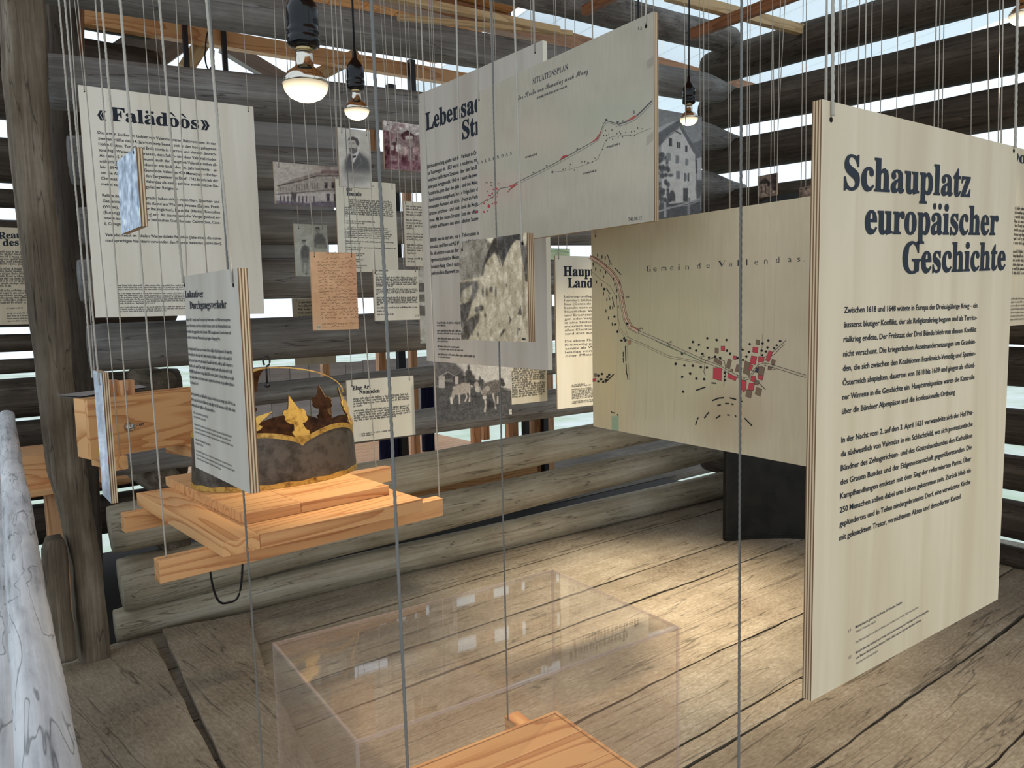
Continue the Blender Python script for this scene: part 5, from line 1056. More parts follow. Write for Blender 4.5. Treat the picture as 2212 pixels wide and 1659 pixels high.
build(rim(lambda d: top_h(d) - 0.016, lambda d: top_h(d) + 0.0005), 'gilded_top_rim', M['crown_gold'], crown)
# leaf ornament outline (half), x sideways, y up
half = [(0, -0.036), (0.012, -0.024), (0.022, -0.008), (0.030, 0.012), (0.022, 0.018), (0.017, 0.032), (0.017, 0.042), (0.026, 0.043), (0.036, 0.050), (0.040, 0.060), (0.036, 0.068), (0.040, 0.078), (0.033, 0.090), (0.022, 0.090), (0.016, 0.098), (0.009, 0.116), (0.0, 0.142)]
def dens(pts):
    out = []
    for i in range(len(pts)):
        p0, p1, p2, p3 = pts[max(i - 1, 0)], pts[i], pts[min(i + 1, len(pts) - 1)], pts[min(i + 2, len(pts) - 1)]
        if i == len(pts) - 1: out.append(p1); break
        for t in (0, 0.33, 0.66):
            out.append(tuple(0.5 * (2 * p1[k] + (p2[k] - p0[k]) * t + (2 * p0[k] - 5 * p1[k] + 4 * p2[k] - p3[k]) * t * t + (3 * p1[k] - p0[k] - 3 * p2[k] + p3[k]) * t ** 3) for k in (0, 1)))
    return out
hd = dens(half); outline = hd + [(-x, y) for x, y in reversed(hd[1:-1])]
for i in range(NF):
    deg = TH0 + 60 * i; rad = outn(deg); tan = np.array([-rad[1], rad[0], 0]); zb_ = 0.166; foot = cyl(deg, 0, 0)
    skew = {5: -1.15, 0: 0.14, 3: -0.5}.get(i, 0.0)
    def pos(x, y, off):
        bend = 0.30 * max(0, y) if i != 5 else 0.5 * max(0, y)
        xx = x + skew * max(0, y); zz_ = y * (0.94 if i != 5 else 0.62) + (0.45 * x * (1 if y > 0.03 else 0) if i == 5 else 0) if y > 0 else y
        return foot + rad * (-0.006 + off - bend) + tan * (xx * -1) + np.array([0, 0, zb_ + zz_])
    for nm, off, mt in (('leaf_ornament', 0.0045, M['crown_gold']), ('leaf_back', 0.0, M['crown_rust'])):
        mb = MB(); n = len(outline)
        fr = [pos(x, y, off) for x, y in outline]; bk = [pos(x, y, off - 0.003) for x, y in outline]
        # strip triangulation between the two halves keeps the bend clean
        m_ = len(hd)
        mb.v = [tuple(p) for p in fr] + [tuple(p) for p in bk]; R_i = lambda k: k; L_i = lambda k: (n - k) % n if 0 < k < m_ - 1 else k
        for base in (0, n):
            for k in range(m_ - 1):
                f_ = [base + R_i(k), base + R_i(k + 1), base + L_i(k + 1), base + L_i(k)]; f_ = list(dict.fromkeys(f_)); mb.f.append(tuple(f_)); mb.m.append(0)
        for k in range(n): mb.f.append((k, (k + 1) % n, n + (k + 1) % n, n + k)); mb.m.append(0)
        build(mb, nm, mt, crown)
apx = np.array([-0.02, 0.0, 0.385])
for deg, mt in ((-30, 'crown_gold'), (-150, 'crown_gold'), (90, 'crown_rust')):
    P0_ = cyl(deg, -0.03, 0.285); mb = MB(); rs = []; n = 24; hor = apx - P0_; hor[2] = 0; side = np.cross(hor / np.linalg.norm(hor), [0, 0, 1.0])
    for i in range(n + 1):
        t = math.pi / 2 * i / n; p = P0_ + hor * (1 - math.cos(t)) + np.array([0, 0, (apx[2] - P0_[2]) * math.sin(t)])
        tg = hor * math.sin(t) + np.array([0, 0, (apx[2] - P0_[2]) * math.cos(t) + 1e-6]); nrm = np.cross(side, tg / np.linalg.norm(tg)); nrm /= np.linalg.norm(nrm)
        rs.append([p + side * 0.014, p - side * 0.014, p - side * 0.014 - nrm * 0.003, p + side * 0.014 - nrm * 0.003])
    mb.rings(rs); build(mb, 'arch_strap', M[mt], crown)
ap = apx; apz = apx[2]
mb = MB(); n = 20
hx = lambda x, z: (ap[0] + cax[0] * x, ap[1] + cax[1] * x, apz + z)
mb.tube([hx(-0.002, -0.06), hx(-0.002, 0.0)] + [hx(0.012 * math.sin(t) - 0.0, 0.022 - 0.018 * math.cos(t)) for t in [2 * math.pi * i / n * 0.93 for i in range(n)]], 0.0035, 10)
build(mb, 'hook', M['steel_black'], crown, True)
mb = MB(); mb.lathe([(0.003, -0.072), (0.010, -0.068), (0.011, -0.060), (0.004, -0.056)], 14, c=(ap[0] - 0.002, ap[1])); mb.v = [(x, y, z + apz) for x, y, z in mb.v]; build(mb, 'nut', M['steel_black'], crown, True)

# ================================================================ START BOX
zs = 1.325
a2, fr2 = on(187, 864, 2, zs), on(500, 831, 2, zs); bk2 = on(163, 849, 2, zs); an2 = math.atan2((fr2 - a2)[1], (fr2 - a2)[0])
hb = a2[2] - dep(195, 994, 1)[2]
sbx = tag(empty('start_box', a2, an2), 'orange wooden box with a round START button, hanging before the leaning post', 'box')
ylen = 0.115; zh = 0.0
d_ = ray(195, 994); k = np.hypot(*a2[:2]) / np.hypot(*d_[:2]); zh = a2[2] - (CP + d_ * k)[2]; xl = 0.50
def bb(name, lo, hi, mat, bev=0.002): mb = MB(); mb.box(lo, hi); return build(mb, name, mat, sbx, bevel=bev)
bb('front_board', (0, 0, -zh), (xl, 0.022, 0), M['pine']); bb('side_board', (0, 0.022, -zh), (0.02, ylen, 0), M['pine_y']); bb('side_board', (xl - 0.02, 0.022, -zh), (xl, ylen, 0), M['pine_y']); bb('back_board', (0.02, ylen - 0.02, -zh), (xl - 0.02, ylen, 0), M['pine'])
bb('bottom_board', (0.02, 0.022, -zh), (xl - 0.02, ylen - 0.02, -zh + 0.02), M['pine'])
mb = MB(); v0 = len(mb.v); mb.box((0.03, 0.03, -0.03), (xl - 0.03, ylen - 0.02, -0.015)); mb.poly([(0.02, 0.10, 0.0), (0.30, 0.10, 0.012), (0.34, 0.26, 0.012), (0.0, 0.26, 0.0)]); mb.poly([(0.02, 0.10, 0.006), (0.30, 0.10, 0.018), (0.34, 0.26, 0.018), (0.0, 0.26, 0.006)]); build(mb, 'lid_board', M['grey_board'], sbx)
def on_front(px, py):
    d = ray(px, py); nrm = np.array([-math.sin(an2), math.cos(an2), 0]); k = ((a2 - CP) @ nrm) / (d @ nrm); q = CP + d * k - a2; return q[0] * math.cos(an2) + q[1] * math.sin(an2), q[2]
bx, bz = on_front(278, 922)
mb = MB(); mb.lathe([(0.020, 0.0), (0.020, 0.004), (0.0175, 0.008), (0.0175, 0.016), (0.014, 0.0195), (0.0, 0.0205)], 24); mb.v = [(x, -z, y) for x, y, z in mb.v]; o = build(mb, 'start_button', M['knob'], sbx, True); o.location = (bx, 0, bz)
sv, sf = shapes('START', 'sans', 0.03); x0, z0 = on_front(293, 921); x1, _z1 = on_front(312, 921); sx = (x1 - x0) / sv[:, 0].max(); mb = MB(); mb.v = [(x0 + p[0] * sx, -0.0006, z0 + p[1] * sx * 1.1) for p in sv]; mb.f = sf; mb.m = [0] * len(sf); build(mb, 'start_lettering', M['ink'], sbx)
wx_, wz_ = on_front(275, 858); bb('bracket_block', (wx_, 0.03, -0.02), (wx_ + 0.05, 0.075, 0.06), M['pine_z']); bb('bracket_block', (wx_ - 0.045, ylen - 0.035, -0.02), (wx_ + 0.005, ylen + 0.005, 0.062), M['pine_z'])
bx2, _ = on_front(240, 990); bb('support_bar', (bx2, -0.035, -zh - 0.055), (bx2 + 0.05, ylen + 0.06, -zh), M['pine_y']); bb('support_bar', (xl - 0.1, -0.035, -zh - 0.055), (xl - 0.05, ylen + 0.06, -zh), M['pine_y'])
for (x, y, tp) in ((bx2 + 0.028, -0.018, (168, 0)), (bx2 + 0.028, ylen + 0.04, (150, 0)), (xl - 0.075, -0.018, (396, 400)), (xl - 0.075, ylen + 0.04, (386, 400))):
    plat_cord(x, y, tp, sbx, a2, an2, a2[2] - zh, 0.0020, 'cord', False)

# ================================================================ BLACK SHEET METAL PIECE
bl, br_ = on(1563, 1168, 2, 0.0), on(1800, 1170, 2, 0.0)
zt_ = 2.37
ax_ = (br_ - bl); Lb = np.linalg.norm(ax_); bang = math.atan2(ax_[1], ax_[0])
blk = tag(empty('black_metal_shell', bl, bang), 'tall curved black sheet metal shell standing on the floor behind the village map', 'metal shell')
mb = MB(); rs = []; n = 26
front = [(Lb * 1.3 * i / n, 0.05 * math.sin(math.pi * i / n * 1.0) * -1 + 0.10 * (1 if i > n * 0 else 0) * math.sin(math.pi * i / n)) for i in range(n + 1)]
prof = [(-0.012, 0.02)] + [(0.03 + (Lb * 1.25) * i / n, 0.05 * math.sin(math.pi * i / n)) for i in range(n + 1)] 
prof2 = [(0.0, 0.03), (0.004, 0.012), (0.014, 0.002), (0.03, 0.0)] + [(0.03 + Lb * 1.25 * i / n, 0.06 * math.sin(math.pi * i / n)) for i in range(1, n + 1)]
tot = prof2[-1][0]
def tops(x):
    q = x / tot; return zt_ * (0.90 + 0.10 * math.sin(math.pi * min(1, max(0, q))) ** 0.7)
R0 = [(x, y, 0.0) for x, y in prof2]; R1 = [(x, y, tops(x)) for x, y in prof2]
for i in range(len(prof2) - 1): mb.quad(R0[i], R0[i + 1], R1[i + 1], R1[i])
for i in range(len(prof2) - 1): mb.quad(*[(p[0], p[1] + 0.004, p[2]) for p in (R0[i + 1], R0[i], R1[i], R1[i + 1])])
for i in range(len(prof2) - 1): mb.quad(R1[i], R1[i + 1], (R1[i + 1][0], R1[i + 1][1] + 0.004, R1[i + 1][2]), (R1[i][0], R1[i][1] + 0.004, R1[i][2]))
mb.quad(R0[0], R1[0], (R1[0][0], R1[0][1] + 0.004, R1[0][2]), (R0[0][0], R0[0][1] + 0.004, 0))
M['shell'] = metal('black sheet', rgb(34, 33, 27), rgb(25, 24, 21), rgb(15, 15, 14), 0.5, 0.3, 9)
build(mb, 'shell', M['shell'], blk); mb = MB(); mb.tube([(p[0], p[1] - 0.002, 0.03) for p in prof2], 0.004, 6); build(mb, 'bottom_rim', M['shell'], blk, True)

# ================================================================ CLEAR DISPLAY CASE ON ITS NEAR PLATFORM
zk = 0.86
c1, c2, c3, c4 = on(583, 1392, 2, zk), on(1195, 1228, 2, zk), on(1467, 1356, 2, zk), on(775, 1597, 2, zk)
exk = ((c2 - c1) + (c3 - c4)); exk /= np.linalg.norm(exk); eyk = np.array([-exk[1], exk[0], 0]); ctr = (c1 + c2 + c3 + c4) / 4
wk = (np.linalg.norm(c2 - c1) + np.linalg.norm(c3 - c4)) / 2; dk_ = (np.linalg.norm(c1 - c4) + np.linalg.norm(c2 - c3)) / 2; angk = math.atan2(exk[1], exk[0])
pb = on(1205, 1540, 2, 0.5); dd = ray(1205, 1540); corner = ctr + exk * wk / 2 + eyk * dk_ / 2; kk = np.hypot(*corner[:2]) / np.hypot(*dd[:2]); zbase = (CP + dd * kk)[2]; hk = zk - zbase
org = ctr.copy(); org[2] = zbase
case = tag(empty('display_case', org, angk), 'empty clear acrylic display case on an orange board in the foreground', 'display case')
def acrylic(name, tint, haze):
    mt, nt, b = newmat(name); L = nt.links.new
    tr = N(nt, 'ShaderNodeBsdfTransparent'); tr.inputs[0].default_value = tint
    gl = N(nt, 'ShaderNodeBsdfGlossy'); gl.inputs['Roughness'].default_value = 0.02; gl.inputs[0].default_value = (1, 1, 1, 1)
    ge = N(nt, 'ShaderNodeNewGeometry'); dt = N(nt, 'ShaderNodeVectorMath', operation='DOT_PRODUCT'); L(ge.outputs['Incoming'], dt.inputs[0]); L(ge.outputs['Normal'], dt.inputs[1])
    ab = N(nt, 'ShaderNodeMath', operation='ABSOLUTE'); L(dt.outputs['Value'], ab.inputs[0]); su = N(nt, 'ShaderNodeMath', operation='SUBTRACT'); su.inputs[0].default_value = 1.0; L(ab.outputs[0], su.inputs[1])
    pw = N(nt, 'ShaderNodeMath', operation='POWER'); pw.inputs[1].default_value = 5.0; L(su.outputs[0], pw.inputs[0]); fr = N(nt, 'ShaderNodeMath', operation='MULTIPLY_ADD'); fr.inputs[1].default_value = 0.96; fr.inputs[2].default_value = 0.04; L(pw.outputs[0], fr.inputs[0])
    mx = N(nt, 'ShaderNodeMixShader'); L(fr.outputs[0], mx.inputs[0]); L(tr.outputs[0], mx.inputs[1]); L(gl.outputs[0], mx.inputs[2])
    df = N(nt, 'ShaderNodeBsdfDiffuse'); df.inputs[0].default_value = rgb(226, 214, 208)
    m2 = N(nt, 'ShaderNodeMixShader'); m2.inputs[0].default_value = haze; L(mx.outputs[0], m2.inputs[1]); L(df.outputs[0], m2.inputs[2])
    L(m2.outputs[0], nt.nodes['Material Output'].inputs[0]); return mt
M['pane'] = acrylic('clear acrylic', (0.99, 0.985, 0.983, 1), 0.012); M['pane_edge'] = acrylic('acrylic edge', (0.94, 0.90, 0.89, 1), 0.16)
tk = 0.006; X, Y, Hh = wk / 2, dk_ / 2, hk
def cb(name, lo, hi, mat): mb = MB(); mb.box(lo, hi); return build(mb, name, mat, case)
e = 0.0005
cb('front_pane', (-X + tk, -Y, 0), (X - tk, -Y + tk, Hh - tk), M['pane']); cb('back_pane', (-X + tk, Y - tk, 0), (X - tk, Y, Hh - tk), M['pane'])
cb('side_pane', (-X, -Y + tk, 0), (-X + tk, Y - tk, Hh - tk), M['pane']); cb('side_pane', (X - tk, -Y + tk, 0), (X, Y - tk, Hh - tk), M['pane'])
cb('top_pane', (-X + tk, -Y + tk, Hh - tk), (X - tk, Y - tk, Hh), M['pane'])
for sx_ in (-1, 1):
    for sy_ in (-1, 1):
        x0, x1 = sorted((sx_ * X, sx_ * (X - tk))); y0, y1 = sorted((sy_ * Y, sy_ * (Y - tk))); cb('corner_edge', (x0, y0, 0), (x1, y1, Hh - tk), M['pane_edge'])
for sy_ in (-1, 1):
    y0, y1 = sorted((sy_ * Y, sy_ * (Y - tk))); cb('top_edge', (-X, y0, Hh - tk), (X, y1, Hh), M['pane_edge'])
for sx_ in (-1, 1):
    x0, x1 = sorted((sx_ * X, sx_ * (X - tk))); cb('top_edge', (x0, -Y + tk, Hh - tk), (x1, Y - tk, Hh), M['pane_edge'])
np_ = tag(empty('case_platform', org, angk), 'orange board on two bars carrying the clear display case, in the foreground', 'platform')
def nb(name, lo, hi, mat): mb = MB(); mb.box(lo, hi); return build(mb, name, mat, np_, bevel=0.003)
nst = 4
for i in range(nst):
    y0 = -Y - 0.012 + (2 * Y + 0.024) * i / nst; nb('board_stave', (-X - 0.012, y0, -0.035), (X + 0.012, y0 + (2 * Y + 0.024) / nst - 0.0004, 0), M['pine'])
loc_k = lambda p: ((p - org) @ exk, (p - org) @ eyk)
zbar = zbase - 0.035
for bk_, fr_ in (((1097, 1556), (1595, 1886)), ((571, 1715), (902, 2110))):
    (xa, ya), (xb, yb) = loc_k(on(*bk_, 2, zbar)), loc_k(on(*fr_, 2, zbar)); xm = (xa + xb) / 2
    nb('support_bar', (xm - 0.026, yb - 0.03, -0.097), (xm + 0.026, ya + 0.03, -0.035), M['pine_y'])
def near_cord(bpx, tpx, z, r):
    A = on(*bpx, 2, z); d = np.hypot(*A[:2]); q = ray(*tpx); T = CP + q * (d / np.hypot(*q[:2])); dv = (T - A) / (T - A)[2]; B = A + dv * (2.9 - A[2])
    o = build(cord_mesh(A, B, r, True), 'cord', M['cord_dark'], np_, True); o.matrix_parent_inverse = np_.matrix_basis.inverted()
near_cord((1097, 1556), (1061, 0), zbar, 0.0026); near_cord((571, 1715), (452, 0), zbar, 0.0026)
near_cord((902, 2110), (802, 0), zbar, 0.0030); near_cord((1595, 1886), (1602, 0), zbar, 0.0028)

# ================================================================ PENDANT BULBS
def glass_bulb(name):
    mt, nt, b = newmat(name); L = nt.links.new
    em = N(nt, 'ShaderNodeEmission'); em.inputs[0].default_value = (1.0, 0.84, 0.58, 1)
    tc = N(nt, 'ShaderNodeTexCoord'); sp = N(nt, 'ShaderNodeSeparateXYZ'); L(tc.outputs['Object'], sp.inputs[0]); mr = N(nt, 'ShaderNodeMapRange'); mr.inputs[1].default_value = -0.016; mr.inputs[2].default_value = 0.014; L(sp.outputs['Z'], mr.inputs[0])
    r = ramp(nt, mr.outputs[0], [(0.0, (1, 1, 1, 1)), (0.45, (0.5, 0.5, 0.5, 1)), (0.95, (0.16, 0.16, 0.16, 1))]); mu = N(nt, 'ShaderNodeMath', operation='MULTIPLY'); mu.inputs[1].default_value = 4.0; L(r, mu.inputs[0]); L(mu.outputs[0], em.inputs[1]); L(em.outputs[0], nt.nodes['Material Output'].inputs[0]); return mt
M['bulb_face'] = glass_bulb('glowing frosted bulb face')
M['bulb_mirror'] = flat('mirrored bulb neck', rgb(206, 200, 188), 0.12, 0.6, 1.0)
def pendant(face_c, watts, label, cone=110, ztop=3.4):
    """reflector bulb in a black lampholder; face_c = centre of the glowing face"""
    root = tag(empty('pendant_bulb', face_c), label, 'lamp', 'bare reflector bulbs hanging on black cables')
    R = 0.041
    mb = MB(); mb.lathe([(0.0, -0.016), (R * 0.4, -0.0145), (R * 0.72, -0.008), (R * 0.92, 0.002), (R, 0.014)], 32); build(mb, 'bulb_face', M['bulb_face'], root, True)
    mb = MB(); mb.lathe([(R, 0.014), (R * 0.96, 0.022), (R * 0.78, 0.034), (R * 0.52, 0.042), (R * 0.40, 0.046), (R * 0.38, 0.064), (R * 0.36, 0.076)], 32); build(mb, 'bulb_neck', M['bulb_mirror'], root, True)
    mb = MB(); DZ = -0.016; mb.lathe([(0.015, 0.088), (0.017, 0.090), (0.015, 0.094), (0.017, 0.097), (0.015, 0.101)], 24); mb.v = [(x, y, z + DZ) for x, y, z in mb.v]; build(mb, 'screw_shell', M['screw'], root, True)
    mb = MB(); mb.lathe([(0.020, 0.094), (0.028, 0.098), (0.0295, 0.104), (0.0295, 0.112), (0.027, 0.115), (0.0295, 0.118), (0.0295, 0.124), (0.027, 0.128), (0.0285, 0.134), (0.0285, 0.158), (0.026, 0.170), (0.012, 0.190), (0.008, 0.196), (0.007, 0.216), (0.004, 0.222)], 28); mb.v = [(x, y, z + DZ) for x, y, z in mb.v]; build(mb, 'lampholder', M['bakelite'], root, True)
    mb = MB(); mb.tube([(0, 0, 0.20), (0.001, 0, 0.6), (0, 0, ztop - face_c[2])], 0.0032, 8); build(mb, 'cable', M['blackcable'], root, True)
    l = bpy.data.lights.new('bulb_light', 'SPOT'); l.energy = watts; l.color = LAMP_C; l.spot_size = math.radians(cone); l.spot_blend = 0.9; l.shadow_soft_size = 0.035
    lo_ = bpy.data.objects.new('bulb_light', l); COL.objects.link(lo_); lo_.parent = root; lo_.location = (0, 0, -0.03)
    return root
pendant(dep(661, 200, 1.39), 26, 'nearest and largest glowing reflector bulb, at upper left of centre', 66)
pendant(dep(771, 248, 2.5), 75, 'smaller glowing bulb just right of the largest bulb', 58)
pendant(dep(1488, 263, 3.5), 55, 'glowing bulb hanging before the white gabled house photograph', 84)
pendant(dep(2212, 42, 2.3), 26, 'bulb cut off by the right edge, above the large history panel', 100)
# unseen bulbs: two inferred from lit floor and panel, two added beside the viewpoint
pendant(np.array((2.2, 2.0, 2.25)), 66, 'further glowing bulb hidden behind the long road map', 130)
pendant(np.array((3.12, 2.78, 2.2)), 320, 'second further glowing bulb hidden behind the long road map', 68)
pendant(np.array((1.35, -0.35, 2.25)), 16, 'added fill bulb out of view behind the viewer', 150); pendant(np.array((2.7, -0.2, 2.3)), 16, 'added fill bulb out of view at the far right', 150)  # both added as fill light on the history panel

# ================================================================ LOOSE CORDS (their boards hang out of sight)
def loose(top, bot, D, r, label, group, twist=False, mat='cord'):
    A = dep(*bot, D); d = np.hypot(*A[:2]); q = ray(*top); T = CP + q * (d / np.hypot(*q[:2])); dv = (T - A); dv = dv / dv[2]
    if abs(dv[0]) + abs(dv[1]) > 0.12: dv = np.array([0, 0, 1.0])
    B = A + dv * (ZTOP - A[2]); o = build(cord_mesh(A, B, r, twist), 'twine', M[mat], None, True)
    return tag(o, label, 'cord', group)
for t, b in (((930, 0), (938, 186)), ((934, 0), (941, 186)), ((951, 0), (957, 181)), ((1045, 0), (1049, 150)), ((1058, 0), (1064, 140)), ((1146, 0), (1149, 110))):
    loose(t, (b[0], b[1] + 40), 3.4, 0.0016, 'thin white cord ending behind the top edge of the Lebensa… panel', 'cords behind the Lebensa… panel')
for t, b in (((1200, 0), (1202, 118)), ((1241, 0), (1242, 95)), ((1363, 0), (1364, 45)), ((1370, 0), (1370, 40))):
    loose(t, (b[0], b[1] + 40), 3.3, 0.0016, 'thin white cord vanishing behind the top edge of the long road map', 'cords behind the long road map')
for t, b in (((1478, 0), (1481, 240)), ((1520, 0), (1521, 460)), ((1531, 0), (1531, 455)), ((1572, 0), (1576, 450)), ((1579, 0), (1577, 450)), ((1615, 0), (1613, 434)), ((1621, 0), (1617, 434)), ((1643, 0), (1638, 430)), ((1696, 0), (1680, 260)), ((1669, 0), (1664, 425)), ((1686, 0), (1677, 425))):
    loose(t, (b[0], b[1] + 30), 3.2, 0.0017, 'thin white cord before the dark log wall, behind the village map', 'cords behind the village map')
for i, (t, b) in enumerate((((1785, 0), (1781, 214)), ((1813, 0), (1810, 220)), ((1817, 0), (1814, 221)), ((1829, 0), (1825, 224)), ((1857, 0), (1852, 230)), ((1871, 0), (1867, 232)), ((1884, 0), (1880, 234)), ((1906, 0), (1901, 238)), ((1940, 0), (1936, 244)), ((1978, 0), (1973, 252)), ((2023, 0), (2017, 260)), ((2031, 0), (2026, 262)), ((2040, 0), (2034, 264)), ((2100, 0), (2097, 276)), ((2160, 0), (2156, 286)), ((2167, 0), (2162, 288)))):
    loose(t, (b[0], b[1] + 60), (2.2, 2.8, 3.0, 3.3, 2.4)[i % 5], 0.0018, 'white cord vanishing behind the top edge of the large history panel', 'cords behind the large history panel')
for t, b in (((330, 0), (347, 203)),):
    loose(t, (b[0] + 3, b[1] + 40), 3.7, 0.0016, 'thin cord vanishing behind the top edge of the «Falädòòs» panel', 'cords behind the «Falädòòs» panel')
loose((408, 0), (448, 600), 2.4, 0.0018, 'thin cord before the «Falädòòs» panel, ending behind the Lukrativer Durchgangsverkehr panel', None)
loose((699, 0), (735, 560), 3.9, 0.0016, 'thin cord ending behind the portrait of the bearded man', None)

# ================================================================ BATTENS CARRYING THE CORDS
def batten(name, A, B, w_, h_, mat, label=None, cat='batten', group=None):
    A, B = np.array(A, float), np.array(B, float); d = B - A; L_ = np.linalg.norm(d); x = d / L_; y = np.cross([0, 0, 1.0], x); y /= np.linalg.norm(y); z_ = np.cross(x, y)
    mb = MB(); mb.box((0, -w_ / 2, -h_ / 2), (L_, w_ / 2, h_ / 2)); o = build(mb, name, mat, None, bevel=0.003)
    o.matrix_basis = Matrix(((x[0], y[0], z_[0], A[0]), (x[1], y[1], z_[1], A[1]), (x[2], y[2], z_[2], A[2]), (0, 0, 0, 1)))
    if label: tag(o, label, cat, group)
    return o
batten('ceiling_batten', on(1494, 74, 2, 3.5), on(1760, -28, 2, 3.5), 0.045, 0.07, M['batten'], 'reddish brown batten crossing above the corner, tied with white cords')
batten('ceiling_batten', on(1262, 24, 2, 3.52), on(1420, -60, 2, 3.52), 0.045, 0.06, M['batten'], 'reddish brown batten end over the top of the long road map')
batten('ceiling_batten', on(1440, -12, 2, 3.56), on(1735, 66, 2, 3.62), 0.05, 0.07, M['newpine'], 'pale timber batten at the top, crossing under the reddish brown batten')
for i, x in enumerate((0.35, 0.75, 1.15, 1.55, 1.95, 2.5, 3.0)):
    batten('ceiling_batten', (x, -0.4, 3.48), (x + 0.04, 3.4 if x < 2.0 else 2.6, 3.48), 0.045, 0.06, M['batten'], 'brown cord batten at the ceiling over the hanging panels', 'batten', 'cord battens above the room')
batten('ceiling_lath', on(780, -20, 1, 3.55), on(1206, 66, 1, 3.55), 0.045, 0.038, M['newpine'], 'pale new timber lath running along the top, ending beside the long road map', 'lath')
batten('ceiling_lath', on(860, 38, 1, 3.75), on(1235, 72, 1, 3.75), 0.03, 0.03, M['newpine'], 'second pale lath below the longer one, over the Lebensa… panel', 'lath')


# ================================================================ OUTER FRAME AND GALLERY SEEN BETWEEN THE LOGS
OY = 5.6
outer = tag(empty('outer_frame', (2.0, OY, 0.0)), 'outer timber frame with orange beam and black straps, seen in the upper log gaps', 'timber frame')
def op(o): o.parent = outer; o.matrix_parent_inverse = Matrix.Translation((-2.0, -OY, 0)); return o
op(batten('beam', on(140, 30, 1, OY), on(1140, 196, 1, OY), 0.08, 0.105, M['pine']))
bx_ = on(1140, 205, 1, OY); op(batten('post', bx_ - np.array([0.1, 0, 0]), (bx_[0] - 0.1, OY, -0.06), 0.12, 0.12, M['pine_z']))
def rod(px, y0, y1, Y, w_=0.03):
    a_, b_ = on(px, y0, 1, Y), on(px + 8, y1, 1, Y); mb = MB(); mb.box((-w_ / 2, -w_ / 2, b_[2] - a_[2]), (w_ / 2, w_ / 2, 0)); op(build(mb, 'steel_strap', M['steel_black'], None, loc=a_))
rod(398, 50, 150, OY - 0.07); rod(482, 62, 160, OY - 0.07); rod(888, 130, 215, OY - 0.07, 0.05); rod(1098, -10, 75, OY - 0.3); rod(1166, 20, 95, OY - 0.3, 0.05)
op(batten('brace', on(400, 150, 1, OY + 0.1), on(456, 62, 1, OY + 0.1), 0.06, 0.10, M['newpine'])); op(batten('brace', on(676, 168, 1, OY + 0.1), on(772, 118, 1, OY + 0.1), 0.06, 0.10, M['newpine']))
op(batten('rafter', on(272, 140, 1, 6.2), on(370, 70, 1, 6.2), 0.10, 0.30, M['grey_board'])); op(batten('rafter', on(480, 96, 1, 6.3), on(620, 180, 1, 6.3), 0.08, 0.12, M['grey_board']))
batten('brown_post', on(160, 130, 1, 5.0), on(160, -60, 1, 5.0), 0.09, 0.09, M['batten'], 'dark reddish post behind the thick cords at the upper left', 'post')

zd = 0.42
deck = struct(empty('floor_gallery', (4.5, 6.0, zd)), 'new larch decking of the outer gallery')
DINV = Matrix.Translation((-4.5, -6.0, -zd))
for i in range(12):
    y0 = 4.95 + i * 0.145; mb = MB(); mb.box((1.6, y0, zd - 0.04), (4.0, y0 + 0.14, zd)); o = build(mb, 'deck_board', M['deckwood'], deck); o.matrix_parent_inverse = DINV
mb = MB(); mb.box((1.5, 4.9, zd - 0.2), (4.1, 4.95, zd - 0.04)); o = build(mb, 'deck_edge', M['pine'], deck); o.matrix_parent_inverse = DINV
mb = MB(); mb.box((4.2, 4.9, -0.12), (8.0, 7.2, -0.06)); o = build(mb, 'lower_boards', M['log_shaded'], deck); o.matrix_parent_inverse = DINV
def gpost(x0, x1, Y, z0, z1, mat, label, name='gallery_post', dy=0.06, yref=900):
    a_, b_ = on(x0, yref, 1, Y)[0], on(x1, yref, 1, Y)[0]; mb = MB(); mb.box((0, 0, 0), (b_ - a_, dy, z1 - z0)); o = build(mb, name, mat, None, loc=(a_, Y, z0), bevel=0.003); return tag(o, label, 'post', 'posts of the outer gallery')
PL = 'larch post outside the back logs, '
gpost(698, 712, 5.5, zd, 3.4, M['pine_z'], PL + 'just right of the crown arch', yref=790); gpost(819, 835, 5.5, zd, 3.4, M['pine_z'], PL + 'above the Eine Art Nomaden panel', yref=790); gpost(893, 906, 5.45, zd, 3.4, M['pine_z'], PL + 'right of the Eine Art Nomaden panel')
gpost(1024, 1040, 5.6, zd, 3.4, M['pine_z'], PL + 'below the grazing cows photograph, left of a pair', yref=940); gpost(1045, 1058, 5.7, zd, 3.4, M['pine_z'], PL + 'below the grazing cows photograph, right of a pair', yref=940)
gpost(1100, 1120, 5.2, -0.06, 3.4, M['pine_z'], PL + 'below the page of old script', yref=930); gpost(1148, 1173, 5.2, -0.06, 3.4, M['pine_z'], PL + 'between two black uprights', yref=930); gpost(1185, 1197, 5.3, -0.06, 3.4, M['pine_z'], PL + 'left of the village map', yref=930)
for x0, x1, lb_ in ((1134, 1144, 'black steel upright outside, left of two below the page of old script'), (1175, 1185, 'black steel upright outside, right of two near the village map'), (862, 877, 'black steel upright outside, above the right end of the Eine Art Nomaden panel')):
    o = gpost(x0, x1, 5.15 if x0 > 1000 else 5.35, -0.06 if x0 > 1000 else zd, 3.4, M['steel_black'], lb_, 'steel_upright', 0.05, 930 if x0 > 1000 else 790)
M['navy'] = flat('navy cloth', rgb(26, 34, 66), 0.9)
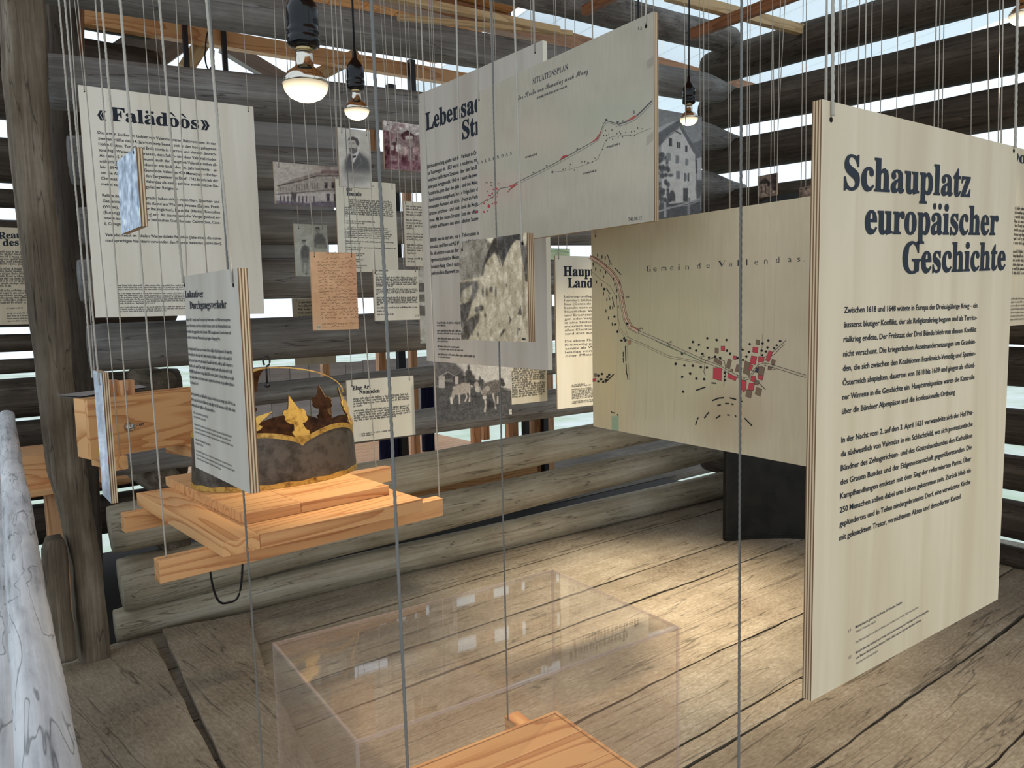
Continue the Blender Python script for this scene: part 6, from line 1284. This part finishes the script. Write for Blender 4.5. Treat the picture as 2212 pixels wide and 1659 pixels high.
def drape(x0, x1, y0, y1, Y, label):
    a_, b_ = on(x0, y0, 1, Y), on(x1, y1, 1, Y); mb = MB(); n = 14; W_ = b_[0] - a_[0]; Hh_ = a_[2] - b_[2]; rs = []
    for i in range(7):
        z_ = -Hh_ * i / 6; rs.append([(W_ * j / n, 0.012 * math.sin(j * 1.7 + i * 0.3), z_) for j in range(n + 1)] + [(W_ * j / n, 0.02 + 0.012 * math.sin(j * 1.7 + i * 0.3), z_) for j in range(n, -1, -1)])
    mb.rings(rs); return tag(build(mb, 'navy_cloth', M['navy'], None, True, loc=a_), label, 'cloth')
drape(911, 940, 835, 990, 5.6, 'navy blue cloth hanging outside, left of the grazing cows photograph'); drape(822, 872, 948, 990, 5.4, 'navy blue cloth low outside, below the Eine Art Nomaden panel')
# grey boarded parapet and ground beyond
par = tag(empty('boarded_parapet', (2.2, 7.1, zd)), 'grey vertical boards beyond the gallery, seen through the gap above the crown', 'parapet')
x = on(540, 820, 1, 7.1)[0]; xe = on(940, 820, 1, 7.1)[0]; z1 = on(640, 788, 1, 7.1)[2]; i = 0
while x < xe:
    mb = MB(); mb.box((x, 7.1, zd), (x + 0.19, 7.13, z1 - 0.004 * (i % 3))); o = build(mb, 'board', M['grey_board'], par); o.matrix_parent_inverse = Matrix.Translation((-2.2, -7.1, -zd)); x += 0.196; i += 1
mb = MB(); mb.box((-60, 9.0, -2.6), (60, 80, -2.5)); mb.box((8.5, -40, -2.6), (60, 9.0, -2.5))
gm, gnt, gb = newmat('bright meadow'); tc = N(gnt, 'ShaderNodeTexCoord'); nz = N(gnt, 'ShaderNodeTexNoise', i_Scale=0.5, i_Detail=6.0); gnt.links.new(tc.outputs['Object'], nz.inputs[0]); gnt.links.new(ramp(gnt, nz.outputs[0], [(0.35, rgb(186, 200, 172)), (0.65, rgb(222, 226, 220))]), gb.inputs['Base Color']); gb.inputs['Roughness'].default_value = 1.0
struct(build(mb, 'ground', gm), 'green meadow outside')

mb = MB(); cc_ = [dep(452 + 10 * math.cos(t) * (1 if t < math.pi else 0.8), 108 + 42 * math.sin(t), 4.0) for t in [2 * math.pi * i / 24 for i in range(25)]]
mb.tube(cc_ + [cc_[0] + np.array([0, 0, 0.5])], 0.004, 6); tag(build(mb, 'cable_loop', M['blackcable'], None, True), 'thin black cable loop hanging in the gap at upper left, by the thick cords', 'cable')
